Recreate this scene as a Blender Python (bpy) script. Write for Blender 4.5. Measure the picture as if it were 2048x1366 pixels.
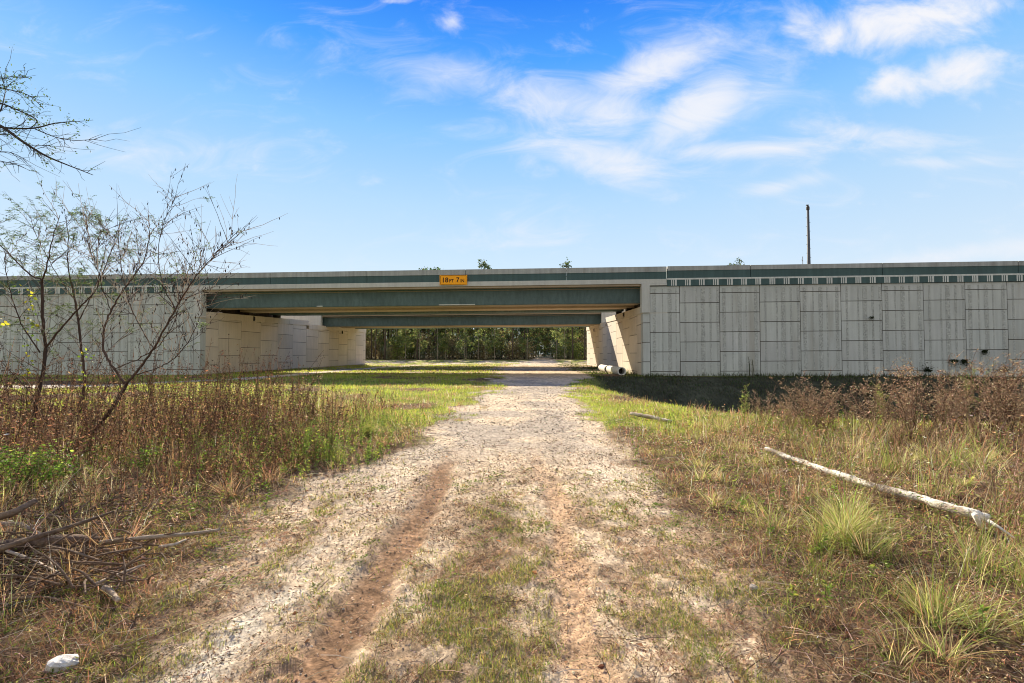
import bpy, math, random
import numpy as np
from mathutils import Vector, Matrix
R = math.radians
random.seed(7)
rng = np.random.default_rng(11)
for o in list(bpy.data.objects): bpy.data.objects.remove(o)
scene = bpy.context.scene
COL = scene.collection

# ------------------------------------------------------------------ camera
CAMZ = 1.70; FPX = 905.0; PITCH = 1.58
cam = bpy.data.cameras.new('camera'); cam_o = bpy.data.objects.new('camera', cam); COL.objects.link(cam_o)
cam.sensor_width = 36.0; cam.lens = 36.0 * FPX / 2048.0
cam.clip_start = 0.05; cam.clip_end = 6000
cam_o.location = (0, 0, CAMZ); cam_o.rotation_euler = (R(90 + PITCH), 0, 0)
scene.camera = cam_o
CP, SP = math.cos(R(PITCH)), math.sin(R(PITCH))
def tang(px, py):
    """photo pixel -> (X/Y, Z/Y) of its view direction"""
    a = (px - 1024.0) / FPX; b = (683.0 - py) / FPX
    y = CP - b * SP; z = SP + b * CP
    return a / y, z / y
def at(px, py, Y):
    a, b = tang(px, py)
    return Vector((a * Y, Y, CAMZ + b * Y))

# ------------------------------------------------------------------ exposure
scene.view_settings.view_transform = 'Standard'; scene.view_settings.look = 'None'
scene.view_settings.gamma = 1.0; scene.view_settings.exposure = 1.12
scene.render.engine = 'CYCLES'
scene.cycles.filter_width = 1.0; scene.cycles.max_bounces = 6; scene.cycles.transparent_max_bounces = 6

# ------------------------------------------------------------------ sun
SUN_EL, SUN_AZ = 33.0, -22.0           # azimuth from +Y, negative = to the left
sun = bpy.data.lights.new('sun', 'SUN'); sun.energy = 5.0; sun.angle = R(0.5); sun.color = (1.0, 0.885, 0.69)
sun_o = bpy.data.objects.new('sun', sun); COL.objects.link(sun_o)
sdir = Vector((math.sin(R(SUN_AZ)) * math.cos(R(SUN_EL)), math.cos(R(SUN_AZ)) * math.cos(R(SUN_EL)), math.sin(R(SUN_EL))))
sun_o.rotation_euler = sdir.to_track_quat('Z', 'Y').to_euler(); sun_o.location = (0, 0, 40)

# ------------------------------------------------------------------ world sky
def s2l(c):
    return tuple(((v / 255.0) / 12.92 if v <= 10 else (((v / 255.0) + 0.055) / 1.055) ** 2.4) for v in c)
w = bpy.data.worlds.new('World'); scene.world = w; w.use_nodes = True
nt = w.node_tree; nt.nodes.clear()
def N(t, **kw):
    n = nt.nodes.new(t)
    for k, v in kw.items():
        if k.startswith('i_'): n.inputs[int(k[2:])].default_value = v
        else: setattr(n, k, v)
    return n
def L(a, b): nt.links.new(a, b)
def M(op, a, b=None, c=None, clamp=False):
    n = N('ShaderNodeMath', operation=op, use_clamp=clamp)
    for i, v in enumerate((a, b, c)):
        if v is None: continue
        if isinstance(v, (int, float)): n.inputs[i].default_value = v
        else: L(v, n.inputs[i])
    return n.outputs[0]
geo = N('ShaderNodeTexCoord'); sep = N('ShaderNodeSeparateXYZ'); L(geo.outputs['Generated'], sep.inputs[0])
X, Y_, Z_ = sep.outputs
sky = N('ShaderNodeTexSky', sky_type='NISHITA', sun_disc=False, sun_elevation=R(SUN_EL), sun_rotation=R(SUN_AZ % 360), air_density=1.2, dust_density=0.0, ozone_density=2.0)
elev = M('ARCSINE', Z_)
ramp = N('ShaderNodeValToRGB'); L(M('DIVIDE', elev, math.pi / 2), ramp.inputs[0])
cr = ramp.color_ramp; cr.elements[0].position = 0.0; cr.elements[1].position = 1.0
stops = [(0.0, (226, 238, 246)), (0.10, (214, 233, 250)), (0.20, (184, 220, 252)), (0.29, (140, 200, 255)), (0.37, (72, 163, 255)), (0.43, (32, 132, 250)), (0.6, (40, 115, 222)), (1.0, (50, 105, 200))]
cr.elements[0].color = (*s2l(stops[0][1]), 1); cr.elements[1].color = (*s2l(stops[-1][1]), 1)
for p, c in stops[1:-1]:
    e = cr.elements.new(p); e.color = (*s2l(c), 1)
skys = N('ShaderNodeMix', data_type='RGBA'); skys.inputs[0].default_value = 0.94
ns = N('ShaderNodeVectorMath', operation='SCALE'); L(sky.outputs[0], ns.inputs[0]); ns.inputs['Scale'].default_value = 0.10
ng = N('ShaderNodeVectorMath', operation='SCALE'); L(ramp.outputs[0], ng.inputs[0]); ng.inputs['Scale'].default_value = 0.46
L(ns.outputs[0], skys.inputs[6]); L(ng.outputs[0], skys.inputs[7])
# clouds, laid out by direction: p = (x/y, z/y) on the half of the sky in front
yc = M('MAXIMUM', Y_, 0.05)
pa = M('DIVIDE', X, yc); pb = M('DIVIDE', Z_, yc)
cmb = N('ShaderNodeCombineXYZ'); L(pa, cmb.inputs[0]); L(pb, cmb.inputs[1])
def noise(scale, detail, rough, dist, sx, sy, off=(0, 0, 0), rot=0.0):
    mp = N('ShaderNodeMapping'); mp.inputs['Scale'].default_value = (sx, sy, 1); mp.inputs['Location'].default_value = off
    mp.inputs['Rotation'].default_value = (0, 0, rot)
    L(cmb.outputs[0], mp.inputs[0])
    n = N('ShaderNodeTexNoise'); n.inputs['Scale'].default_value = scale; n.inputs['Detail'].default_value = detail
    n.inputs['Roughness'].default_value = rough; n.inputs['Distortion'].default_value = dist
    L(mp.outputs[0], n.inputs['Vector']); return n.outputs[0]
def blob(px, py, rx, ry, rot, st):
    """soft mask round a direction; rx, ry in the same photo-scale units"""
    a0, b0 = tang(px, py)
    c, s = math.cos(R(rot)), math.sin(R(rot))
    da = M('SUBTRACT', pa, a0); db = M('SUBTRACT', pb, b0)
    u = M('DIVIDE', M('ADD', M('MULTIPLY', da, c), M('MULTIPLY', db, s)), rx / FPX)
    v = M('DIVIDE', M('SUBTRACT', M('MULTIPLY', db, c), M('MULTIPLY', da, s)), ry / FPX)
    d = M('ADD', M('MULTIPLY', u, u), M('MULTIPLY', v, v))
    return M('MULTIPLY', M('EXPONENT', M('MULTIPLY', d, -1.0)), st)
def mx(vals):
    r = vals[0]
    for v in vals[1:]: r = M('MAXIMUM', r, v)
    return r
wispy = mx([blob(1180, 215, 200, 60, -8, .80), blob(1300, 140, 210, 45, 22, .85), blob(1390, 225, 150, 60, 32, 1.0), blob(1200, 315, 170, 45, -12, .85),
            blob(1500, 298, 260, 22, 2, .75), blob(1760, 270, 200, 24, -6, .62), blob(900, 150, 170, 42, -8, .55), blob(1560, 372, 110, 16, 12, .55),
            blob(300, 300, 260, 40, -4, .30), blob(1950, 505, 330, 24, 8, .62), blob(1060, 470, 120, 40, 0, .35),
            blob(1900, 325, 120, 14, 0, .5), blob(1500, 180, 120, 90, 30, .45)])
puffy = mx([blob(1830, 25, 270, 72, 14, 1.25), blob(1665, 75, 110, 46, 30, 1.0), blob(1855, 158, 175, 46, 14, 1.2), blob(1578, 150, 40, 30, 40, .7), blob(915, 42, 30, 20, 20, .42), blob(790, 2, 50, 8, 0, .8)])
nw = noise(4.5, 9, .62, 1.1, 1.0, 2.6, (3, 1, 0), R(-18)); np_ = noise(6.0, 9, .58, .4, 1.0, 1.4, (8, 2, 0), R(-14))
def sm(x, a, b):
    mr = N('ShaderNodeMapRange', interpolation_type='SMOOTHSTEP'); mr.inputs[1].default_value = a; mr.inputs[2].default_value = b
    L(x, mr.inputs[0]); return mr.outputs[0]
c1 = M('MULTIPLY', sm(M('ADD', M('MULTIPLY', wispy, .60), M('MULTIPLY', nw, .95)), .46, 1.16), .92)
c2 = sm(M('ADD', M('MULTIPLY', puffy, .38), M('MULTIPLY', np_, 1.15)), .66, 1.12)
front = M('MULTIPLY', M('MAXIMUM', c1, c2), sm(Y_, 0.05, .2), clamp=True)
rn = N('ShaderNodeTexNoise'); rn.inputs['Scale'].default_value = 2.6; rn.inputs['Detail'].default_value = 8; L(geo.outputs['Generated'], rn.inputs['Vector'])
rear_fill = M('MULTIPLY', M('MULTIPLY', sm(rn.outputs[0], .34, .56), .97), sm(M('MULTIPLY', Y_, -1.0), -.05, .25))  # unseen clouds added behind the camera to whiten fill on shaded walls
cl = M('MAXIMUM', front, rear_fill)
cmix = N('ShaderNodeMix', data_type='RGBA'); L(cl, cmix.inputs[0]); L(skys.outputs[2], cmix.inputs[6]); cmix.inputs[7].default_value = (.42, .425, .45, 1)
rmix = N('ShaderNodeMix', data_type='RGBA'); L(sm(Y_, -.2, .05), rmix.inputs[0]); rmix.inputs[6].default_value = (.42, .405, .365, 1); rmix.inputs[7].default_value = (.42, .425, .45, 1); L(rmix.outputs[2], cmix.inputs[7])
bg = N('ShaderNodeBackground'); L(cmix.outputs[2], bg.inputs[0]); bg.inputs[1].default_value = 1.0
out = N('ShaderNodeOutputWorld'); L(bg.outputs[0], out.inputs[0])

# ================================================================== helpers
def tag(o, label=None, cat=None, group=None, kind=None):
    if label: o['label'] = label
    if cat: o['category'] = cat
    if group: o['group'] = group
    if kind: o['kind'] = kind
    return o
def empty(name, loc=(0, 0, 0), rz=0.0):
    o = bpy.data.objects.new(name, None); COL.objects.link(o); o.location = loc; o.rotation_euler = (0, 0, rz); o.empty_display_size = .2
    return o
def copy_tree(o, parent=None):
    c = o.copy(); COL.objects.link(c); c.parent = parent
    for ch in [k for k in bpy.data.objects if k.parent == o]: copy_tree(ch, c)
    return c
class MB:
    """collects triangles/quads (as tris) with a colour per vertex and a material slot per face"""
    def __init__(s): s.v = []; s.f = []; s.c = []; s.m = []; s.n = 0
    def add(s, v, f, c=(1, 1, 1), m=0):
        v = np.asarray(v, float).reshape(-1, 3); f = np.asarray(f, int).reshape(-1, 3)
        c = np.asarray(c, float)
        if c.ndim == 1: c = np.broadcast_to(c, (len(v), 3))
        s.v.append(v); s.f.append(f + s.n); s.c.append(c); s.m.append(np.full(len(f), m)); s.n += len(v)
    def build(s, name, mats, parent=None, smooth=False, origin=None):
        v = np.concatenate(s.v); f = np.concatenate(s.f); c = np.concatenate(s.c); m = np.concatenate(s.m)
        if origin is not None: v = v - np.asarray(origin, float)
        me = bpy.data.meshes.new(name); me.vertices.add(len(v)); me.vertices.foreach_set('co', v.astype(np.float32).ravel())
        me.loops.add(len(f) * 3); me.loops.foreach_set('vertex_index', f.astype(np.int32).ravel())
        me.polygons.add(len(f)); me.polygons.foreach_set('loop_start', np.arange(0, len(f) * 3, 3, dtype=np.int32))
        if not isinstance(mats, (list, tuple)): mats = [mats]
        for k in mats: me.materials.append(k)
        me.polygons.foreach_set('material_index', m.astype(np.int32))
        if smooth: me.polygons.foreach_set('use_smooth', np.ones(len(f), dtype=bool))
        else: me.polygons.foreach_set('use_smooth', np.zeros(len(f), dtype=bool))
        a = me.attributes.new('col', 'FLOAT_COLOR', 'POINT')
        a.data.foreach_set('color', np.concatenate([c, np.ones((len(c), 1))], 1).astype(np.float32).ravel())
        me.update(calc_edges=True); me.validate()
        o = bpy.data.objects.new(name, me); COL.objects.link(o)
        if parent is not None: o.parent = parent
        if origin is not None: o.location = origin
        return o
def quads(v, q):
    f = []
    for a, b, c, d in q: f += [(a, b, c), (a, c, d)]
    return v, f
BOXQ = [(0, 3, 2, 1), (4, 5, 6, 7), (0, 1, 5, 4), (1, 2, 6, 5), (2, 3, 7, 6), (3, 0, 4, 7)]
def hexa(mb, pts, m=0, c=(1, 1, 1)):
    v, f = quads(pts, BOXQ); mb.add(v, f, c, m)
def box(mb, x0, x1, y0, y1, z0, z1, m=0, c=(1, 1, 1)):
    hexa(mb, [(x0, y0, z0), (x1, y0, z0), (x1, y1, z0), (x0, y1, z0), (x0, y0, z1), (x1, y0, z1), (x1, y1, z1), (x0, y1, z1)], m, c)
def tubes(mb, P, Rr, sides=3, c=(1, 1, 1), m=0, cap=True):
    """P (n,k,3) centre lines, Rr (n,k) radii, c (n,3) or (3,)"""
    P = np.asarray(P, float); Rr = np.asarray(Rr, float)
    if P.ndim == 2: P = P[None]; Rr = Rr[None]
    n, k, _ = P.shape
    T = np.gradient(P, axis=1); T /= np.linalg.norm(T, axis=2, keepdims=True) + 1e-9
    ref = np.zeros_like(T); mean = P[:, -1] - P[:, 0]
    up = np.abs(mean[:, 2]) > .8 * np.linalg.norm(mean, axis=1)
    ref[up] = (1, .13, 0); ref[~up] = (.07, .05, 1)
    A = np.cross(T, ref); A /= np.linalg.norm(A, axis=2, keepdims=True) + 1e-9
    B = np.cross(T, A)
    th = np.arange(sides) * 2 * math.pi / sides
    V = P[:, :, None, :] + Rr[:, :, None, None] * (A[:, :, None, :] * np.cos(th)[None, None, :, None] + B[:, :, None, :] * np.sin(th)[None, None, :, None])
    V = V.reshape(n, k * sides, 3)
    f = []
    for i in range(k - 1):
        for j in range(sides):
            a = i * sides + j; b = i * sides + (j + 1) % sides; d = a + sides; e = b + sides
            f += [(a, b, e), (a, e, d)]
    if cap and sides > 2:
        for j in range(1, sides - 1):
            f += [(0, j + 1, j), ((k - 1) * sides, (k - 1) * sides + j, (k - 1) * sides + j + 1)]
    f = np.array(f)[None] + (np.arange(n) * k * sides)[:, None, None]
    c = np.asarray(c, float)
    cc = np.repeat(c, k * sides, axis=0) if c.ndim == 2 else c
    mb.add(V.reshape(-1, 3), f.reshape(-1, 3), cc, m)
def blades(mb, base, length, az, lean, curl, width, col, segs=3, tip=None):
    """flat tapering blades; lean = angle from vertical at the root, curl = extra angle at the tip"""
    n = len(base); k = segs
    t = (np.arange(k) + .5) / k
    ang = lean[:, None] + curl[:, None] * t[None]
    step = (length / k)[:, None]
    dh = np.sin(ang) * step; dz = np.cos(ang) * step
    H = np.concatenate([np.zeros((n, 1)), np.cumsum(dh, 1)], 1); Zz = np.concatenate([np.zeros((n, 1)), np.cumsum(dz, 1)], 1)
    ca, sa = np.cos(az), np.sin(az)
    C = np.stack([base[:, 0, None] + H * ca[:, None], base[:, 1, None] + H * sa[:, None], base[:, 2, None] + Zz], 2)
    rot = az + math.pi / 2 + rng.normal(0, .7, n)
    Wv = np.stack([np.cos(rot), np.sin(rot), rng.normal(0, .25, n)], 1)
    wl = np.array([1 - .55 * (i / k) ** 1.5 for i in range(k)])
    left = C[:, :k] - Wv[:, None] * (width[:, None] * wl[None] / 2)[:, :, None]
    right = C[:, :k] + Wv[:, None] * (width[:, None] * wl[None] / 2)[:, :, None]
    V = np.concatenate([np.stack([left, right], 2).reshape(n, 2 * k, 3), C[:, k:]], 1)
    f = []
    for i in range(k - 1): f += [(2 * i, 2 * i + 1, 2 * i + 3), (2 * i, 2 * i + 3, 2 * i + 2)]
    f += [(2 * k - 2, 2 * k - 1, 2 * k)]
    nv = 2 * k + 1
    F = np.array(f)[None] + (np.arange(n) * nv)[:, None, None]
    cc = np.repeat(col[:, None], nv, 1).copy()
    if tip is not None:
        tt = np.concatenate([np.repeat(np.arange(k) / k, 2), [1.0]])[None, :, None]
        cc = cc * (1 - tt) + np.asarray(tip)[:, None] * tt
    mb.add(V.reshape(-1, 3), F.reshape(-1, 3), cc.reshape(-1, 3))
def leaves(mb, ctr, d, nrm, length, width, col, fold=.15):
    """two-triangle-pair leaves (a folded rhombus) from ctr along d"""
    d = d / (np.linalg.norm(d, axis=1, keepdims=True) + 1e-9)
    s = np.cross(d, nrm); s /= np.linalg.norm(s, axis=1, keepdims=True) + 1e-9
    u = np.cross(s, d)
    l = length[:, None]; wd = width[:, None]
    a = ctr; b = ctr + d * l * .45 + s * wd * .5 + u * wd * fold; c = ctr + d * l; e = ctr + d * l * .45 - s * wd * .5 + u * wd * fold
    V = np.stack([a, b, c, e], 1); n = len(ctr)
    F = np.array([(0, 1, 2), (0, 2, 3)])[None] + (np.arange(n) * 4)[:, None, None]
    mb.add(V.reshape(-1, 3), F.reshape(-1, 3), np.repeat(col, 4, axis=0))
def rdir(n, zlo=-1, zhi=1):
    z = rng.uniform(zlo, zhi, n); a = rng.uniform(0, 2 * math.pi, n); r = np.sqrt(1 - z * z)
    return np.stack([r * np.cos(a), r * np.sin(a), z], 1)
def pick(cols, n, jit=.18, p=None):
    cols = np.array(cols, float); c = cols[rng.choice(len(cols), n, p=p)]
    return np.clip(c * rng.lognormal(0, jit, (n, 1)) * rng.lognormal(0, jit * .3, (n, 3)), 0, .9)
# value noise
_perm = np.random.default_rng(5).random((256, 256))
def vn(x, y, s, seed=0):
    x = np.asarray(x, float) * s + seed * 17.3 + 500; y = np.asarray(y, float) * s + seed * 31.7 + 500
    xi = np.floor(x).astype(int); yi = np.floor(y).astype(int); fx = x - xi; fy = y - yi
    fx = fx * fx * (3 - 2 * fx); fy = fy * fy * (3 - 2 * fy)
    g = lambda i, j: _perm[i % 256, j % 256]
    return (g(xi, yi) * (1 - fx) + g(xi + 1, yi) * fx) * (1 - fy) + (g(xi, yi + 1) * (1 - fx) + g(xi + 1, yi + 1) * fx) * fy
def fbm(x, y, s, o=4, seed=0, g=.5):
    r = 0; a = 1; t = 0
    for i in range(o): r = r + a * vn(x, y, s * 2 ** i, seed + i * 3); t += a; a *= g
    return r / t
def ss(x, a, b):
    t = np.clip((np.asarray(x, float) - a) / (b - a), 0, 1); return t * t * (3 - 2 * t)

# ------------------------------------------------------------------ materials
def newmat(name):
    m = bpy.data.materials.new(name); m.use_nodes = True; m.node_tree.nodes.clear(); return m
def mn(m, t, **kw):
    n = m.node_tree.nodes.new(t)
    for k, v in kw.items(): setattr(n, k, v)
    return n
def surf(name, base=None, rough=.85, attr=False, nscale=3.0, namt=.25, fine=40.0, famt=.15, bump=.0, bscale=60.0, transl=0.0, spec=.25, streak=0.0, dirt=None, stretch=(1, 1, 1)):
    """procedural surface: base (or the mesh's own colour) with broad and fine mottling, optional rain streaks and bump"""
    m = newmat(name); t = m.node_tree; lk = t.links.new
    outn = mn(m, 'ShaderNodeOutputMaterial'); b = mn(m, 'ShaderNodeBsdfPrincipled')
    b.inputs['Roughness'].default_value = rough; b.inputs['Specular IOR Level'].default_value = spec
    if attr:
        a = mn(m, 'ShaderNodeAttribute', attribute_name='col'); src = a.outputs['Color']
    else:
        a = mn(m, 'ShaderNodeRGB'); a.outputs[0].default_value = (*base, 1); src = a.outputs[0]
    g = mn(m, 'ShaderNodeNewGeometry'); mp = mn(m, 'ShaderNodeMapping'); mp.inputs['Scale'].default_value = stretch; lk(g.outputs['Position'], mp.inputs[0])
    def mul(src, scale, amt, vec, detail=4):
        n = mn(m, 'ShaderNodeTexNoise'); n.inputs['Scale'].default_value = scale; n.inputs['Detail'].default_value = detail; lk(vec, n.inputs['Vector'])
        r = mn(m, 'ShaderNodeMapRange'); r.inputs[1].default_value = .25; r.inputs[2].default_value = .75; r.inputs[3].default_value = 1 - amt; r.inputs[4].default_value = 1 + amt
        lk(n.outputs[0], r.inputs[0])
        v = mn(m, 'ShaderNodeVectorMath', operation='SCALE'); lk(src, v.inputs[0]); lk(r.outputs[0], v.inputs['Scale']); return v.outputs[0]
    if namt: src = mul(src, nscale, namt, mp.outputs[0])
    if famt: src = mul(src, fine, famt, mp.outputs[0], 6)
    if streak:
        m2 = mn(m, 'ShaderNodeMapping'); m2.inputs['Scale'].default_value = (1, 1, .06); lk(g.outputs['Position'], m2.inputs[0])
        src = mul(src, 4.5, streak, m2.outputs[0], 5)
    if dirt:
        m3 = mn(m, 'ShaderNodeMapping'); m3.inputs['Scale'].default_value = (1, 1, .12); lk(g.outputs['Position'], m3.inputs[0])
        n = mn(m, 'ShaderNodeTexNoise'); n.inputs['Scale'].default_value = 1.1; n.inputs['Detail'].default_value = 8; lk(m3.outputs[0], n.inputs['Vector'])
        r = mn(m, 'ShaderNodeMapRange'); r.inputs[1].default_value = .56; r.inputs[2].default_value = .74; r.inputs[3].default_value = 0; r.inputs[4].default_value = .55; lk(n.outputs[0], r.inputs[0])
        x = mn(m, 'ShaderNodeMix', data_type='RGBA'); lk(r.outputs[0], x.inputs[0]); lk(src, x.inputs[6]); x.inputs[7].default_value = (*dirt, 1); src = x.outputs[2]
    lk(src, b.inputs['Base Color'])
    if bump:
        n = mn(m, 'ShaderNodeTexNoise'); n.inputs['Scale'].default_value = bscale; n.inputs['Detail'].default_value = 6; lk(g.outputs['Position'], n.inputs['Vector'])
        bp = mn(m, 'ShaderNodeBump'); bp.inputs['Strength'].default_value = bump; bp.inputs['Distance'].default_value = .02; lk(n.outputs[0], bp.inputs['Height']); lk(bp.outputs[0], b.inputs['Normal'])
    if transl:
        tr = mn(m, 'ShaderNodeBsdfTranslucent'); lk(src, tr.inputs[0]); mxs = mn(m, 'ShaderNodeMixShader'); mxs.inputs[0].default_value = transl
        lk(b.outputs[0], mxs.inputs[1]); lk(tr.outputs[0], mxs.inputs[2]); lk(mxs.outputs[0], outn.inputs[0])
    else: lk(b.outputs[0], outn.inputs[0])
    return m
M_panel = surf('wing_wall_concrete', attr=True, rough=.9, nscale=.7, namt=.07, fine=25, famt=.07, bump=.25, bscale=45, streak=.10, dirt=(.30, .27, .22))
M_rib = surf('rough_rib_concrete', (.405, .415, .39), rough=.95, nscale=2, namt=.1, fine=12, famt=.38, bump=.9, bscale=30, streak=.12)
M_joint = surf('dark_backing', (.10, .085, .07), rough=1, namt=.2, famt=.2)  # dark brown surface behind the panel gaps
M_beige = surf('beige_abutment_concrete', attr=True, rough=.9, nscale=.8, namt=.06, fine=25, famt=.05, bump=.2, bscale=40, streak=.08)
M_cap = surf('smooth_pale_concrete', (.50, .50, .465), rough=.85, nscale=1.2, namt=.08, fine=20, famt=.06, bump=.15, streak=.10)
M_pgrey = surf('grey_parapet_paint', (.345, .355, .345), rough=.8, nscale=1.0, namt=.12, fine=20, famt=.08, streak=.22, dirt=(.22, .20, .17))
M_white = surf('pale_stripe_paint', (.56, .575, .545), rough=.75, nscale=2.0, namt=.10, famt=.05, streak=.18)
M_green = surf('green_paint', (.060, .104, .104), rough=.7, nscale=.8, namt=.10, fine=18, famt=.08, bump=.1, streak=.14)
M_green2 = surf('green_girder_paint', (.118, .172, .180), rough=.6, nscale=.5, namt=.14, fine=10, famt=.07, streak=.20)
M_tan = surf('tan_girder_concrete', (.47, .375, .285), rough=.85, nscale=1.0, namt=.10, fine=15, famt=.06)
M_dark = surf('dark_metal', (.05, .045, .04), rough=.7)
M_asph = surf('asphalt', (.06, .06, .06), rough=.95, fine=60, famt=.2)
M_yellow = surf('sign_yellow', (.98, .40, .008), rough=.5, nscale=2, namt=.04, famt=.03)
M_black = surf('sign_black', (.035, .012, .008), rough=.6)
M_veg = surf('leafy_green', attr=True, rough=.6, nscale=.5, namt=.12, fine=9, famt=.1, transl=.55, spec=.3)
M_dry = surf('dry_straw', attr=True, rough=.8, nscale=1, namt=.15, fine=30, famt=.1, transl=.42, spec=.2)
M_crown = surf('forest_leaf', attr=True, rough=.6, nscale=.25, namt=.3, fine=2, famt=.2, transl=.5, spec=.25)
M_bark = surf('bark', attr=True, rough=.95, nscale=3, namt=.2, fine=30, famt=.3, bump=.5, bscale=40)
M_deadwood = surf('bleached_wood', attr=True, rough=.9, nscale=5, namt=.18, fine=60, famt=.35, bump=1.0, bscale=35, dirt=(.16, .12, .08))
M_stone = surf('stones', attr=True, rough=.9, nscale=8, namt=.15, fine=80, famt=.2, bump=.4)
M_pipe = surf('concrete_pipe', (.66, .64, .58), rough=.85, nscale=2, namt=.12, fine=20, famt=.1)
M_pole = surf('weathered_steel_pole', (.07, .08, .095), rough=.6, nscale=.3, namt=.2)
M_teal = surf('teal_paint', (.10, .26, .25), rough=.6)

# ================================================================== terrain
YK = [-5, 2.3, 4, 5.3, 8, 12, 19, 24, 36, 60, 100, 130, 200]
RL = [-2.1, -2.1, -2.5, -2.9, -2.1, -1.6, -1.15, -1.2, -1.6, -2.0, 4, 6.2, 7]
RR = [1.4, 1.5, 1.7, 1.9, 2.05, 2.2, 2.5, 3.2, 6.3, 6.5, 10, 10.2, 10.6]
CRX = [4.0, 4.6, 5.4, 6.2, 7.2, 12.5, 30, 60, 200]
CRY = [23, 18.5, 14.6, 12.2, 11.2, 10.6, 10.3, 10.3, 10.3]
PX_ = [-60, -30, -22, -19.5, -18.3, -17.7, -17.2, -16.2, -13.5, -8, 0, 5]
PY_ = [22, 23.6, 25.2, 27.5, 31, 38, 47, 57, 70, 80, 88, 93]
def road_mask(x, y):
    l = np.interp(y, YK, RL); r = np.interp(y, YK, RR)
    e = (fbm(x, y, 1.1, 5, 3, .62) - .5) * 1.9 * np.clip(y / 8, .95, 3)
    return ss(x - l + e, -.35, .35) * ss(r - x + e * .7, -.3, .3)
def path_dist(x, y):
    x = np.asarray(x, float); y = np.asarray(y, float); d = np.full(np.broadcast(x, y).shape, 1e9)
    for i in range(len(PX_) - 1):
        ax, ay, bx, by = PX_[i], PY_[i], PX_[i + 1], PY_[i + 1]
        t = np.clip(((x - ax) * (bx - ax) + (y - ay) * (by - ay)) / ((bx - ax) ** 2 + (by - ay) ** 2), 0, 1)
        d = np.minimum(d, np.hypot(x - ax - t * (bx - ax), y - ay - t * (by - ay)))
    return d
def ditch(x, y):
    c = np.interp(x, CRX, CRY)
    return ss(y - c, 0, 4.5) * (1 - ss(y, 23.5, 32.5)) * ss(x, 3.9, 7.5)
def rutL(x, y): return np.exp(-((x + 1.02 + .05 * np.sin(y * .9) + .16 * (fbm(x, y, 3.5, 3, 301) - .5)) / .19) ** 4) * (1 - ss(y + 2 * (fbm(x, y, 2, 2, 303) - .5), 6.3, 8.0))
def rutR(x, y): return np.exp(-((x - .47 - .06 * np.sin(y * 1.3 + 1) + .22 * (fbm(x, y, 2.6, 3, 305) - .5)) / .15) ** 4) * (1 - ss(y, 5.0, 9.0)) * ss(fbm(x, y, 1.1, 3, 307), .18, .34)
def gh(x, y):
    x = np.asarray(x, float); y = np.asarray(y, float)
    r = np.hypot(x, y)
    l = np.interp(y, YK, RL); rr = np.interp(y, YK, RR)
    off = np.maximum(np.maximum(l - x, x - rr), 0)
    z = (fbm(x, y, .16, 3, 9) - .5) * .35 * ss(off, .2, 4) * (1 - ss(y, 27, 33) * (1 - ss(y, 72, 80)))
    z = z + (fbm(x, y, 2.2, 4, 21) - .5) * .055 + (fbm(x, y, 11, 3, 25) - .5) * .032 + (vn(x, y, 55, 29) - .5) * .010 * (1 - ss(y, 6, 12))
    z = z - 1.9 * ditch(x, y)
    z = z - .045 * rutL(x, y) - .03 * rutR(x, y)
    z = z + .03 * (np.exp(-((x + .80) / .06) ** 2) + .7 * np.exp(-((x + 1.25) / .06) ** 2)) * (1 - ss(y, 5.5, 7.5)) * (fbm(x, y, 5, 2, 33))
    z = z + .6 * ss(y, 85, 128)
    return z
def green_mask(x, y):
    rm = road_mask(x, y); pd = path_dist(x, y)
    far = ss(y + (fbm(x, y, .5, 3, 47) - .5) * 4, 8.0, 11.0)
    n = fbm(x, y, .35, 4, 41)
    g = (1 - rm) * far * ss(n, .27, .42) * (1 - .85 * ss(-x, 3.0, 5.0) * (1 - ss(y, 10.5, 13)))
    g = np.maximum(g, ss(ditch(x, y), .08, .3) * (1 - rm))
    return g * ss(pd, .9, 1.2)
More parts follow.
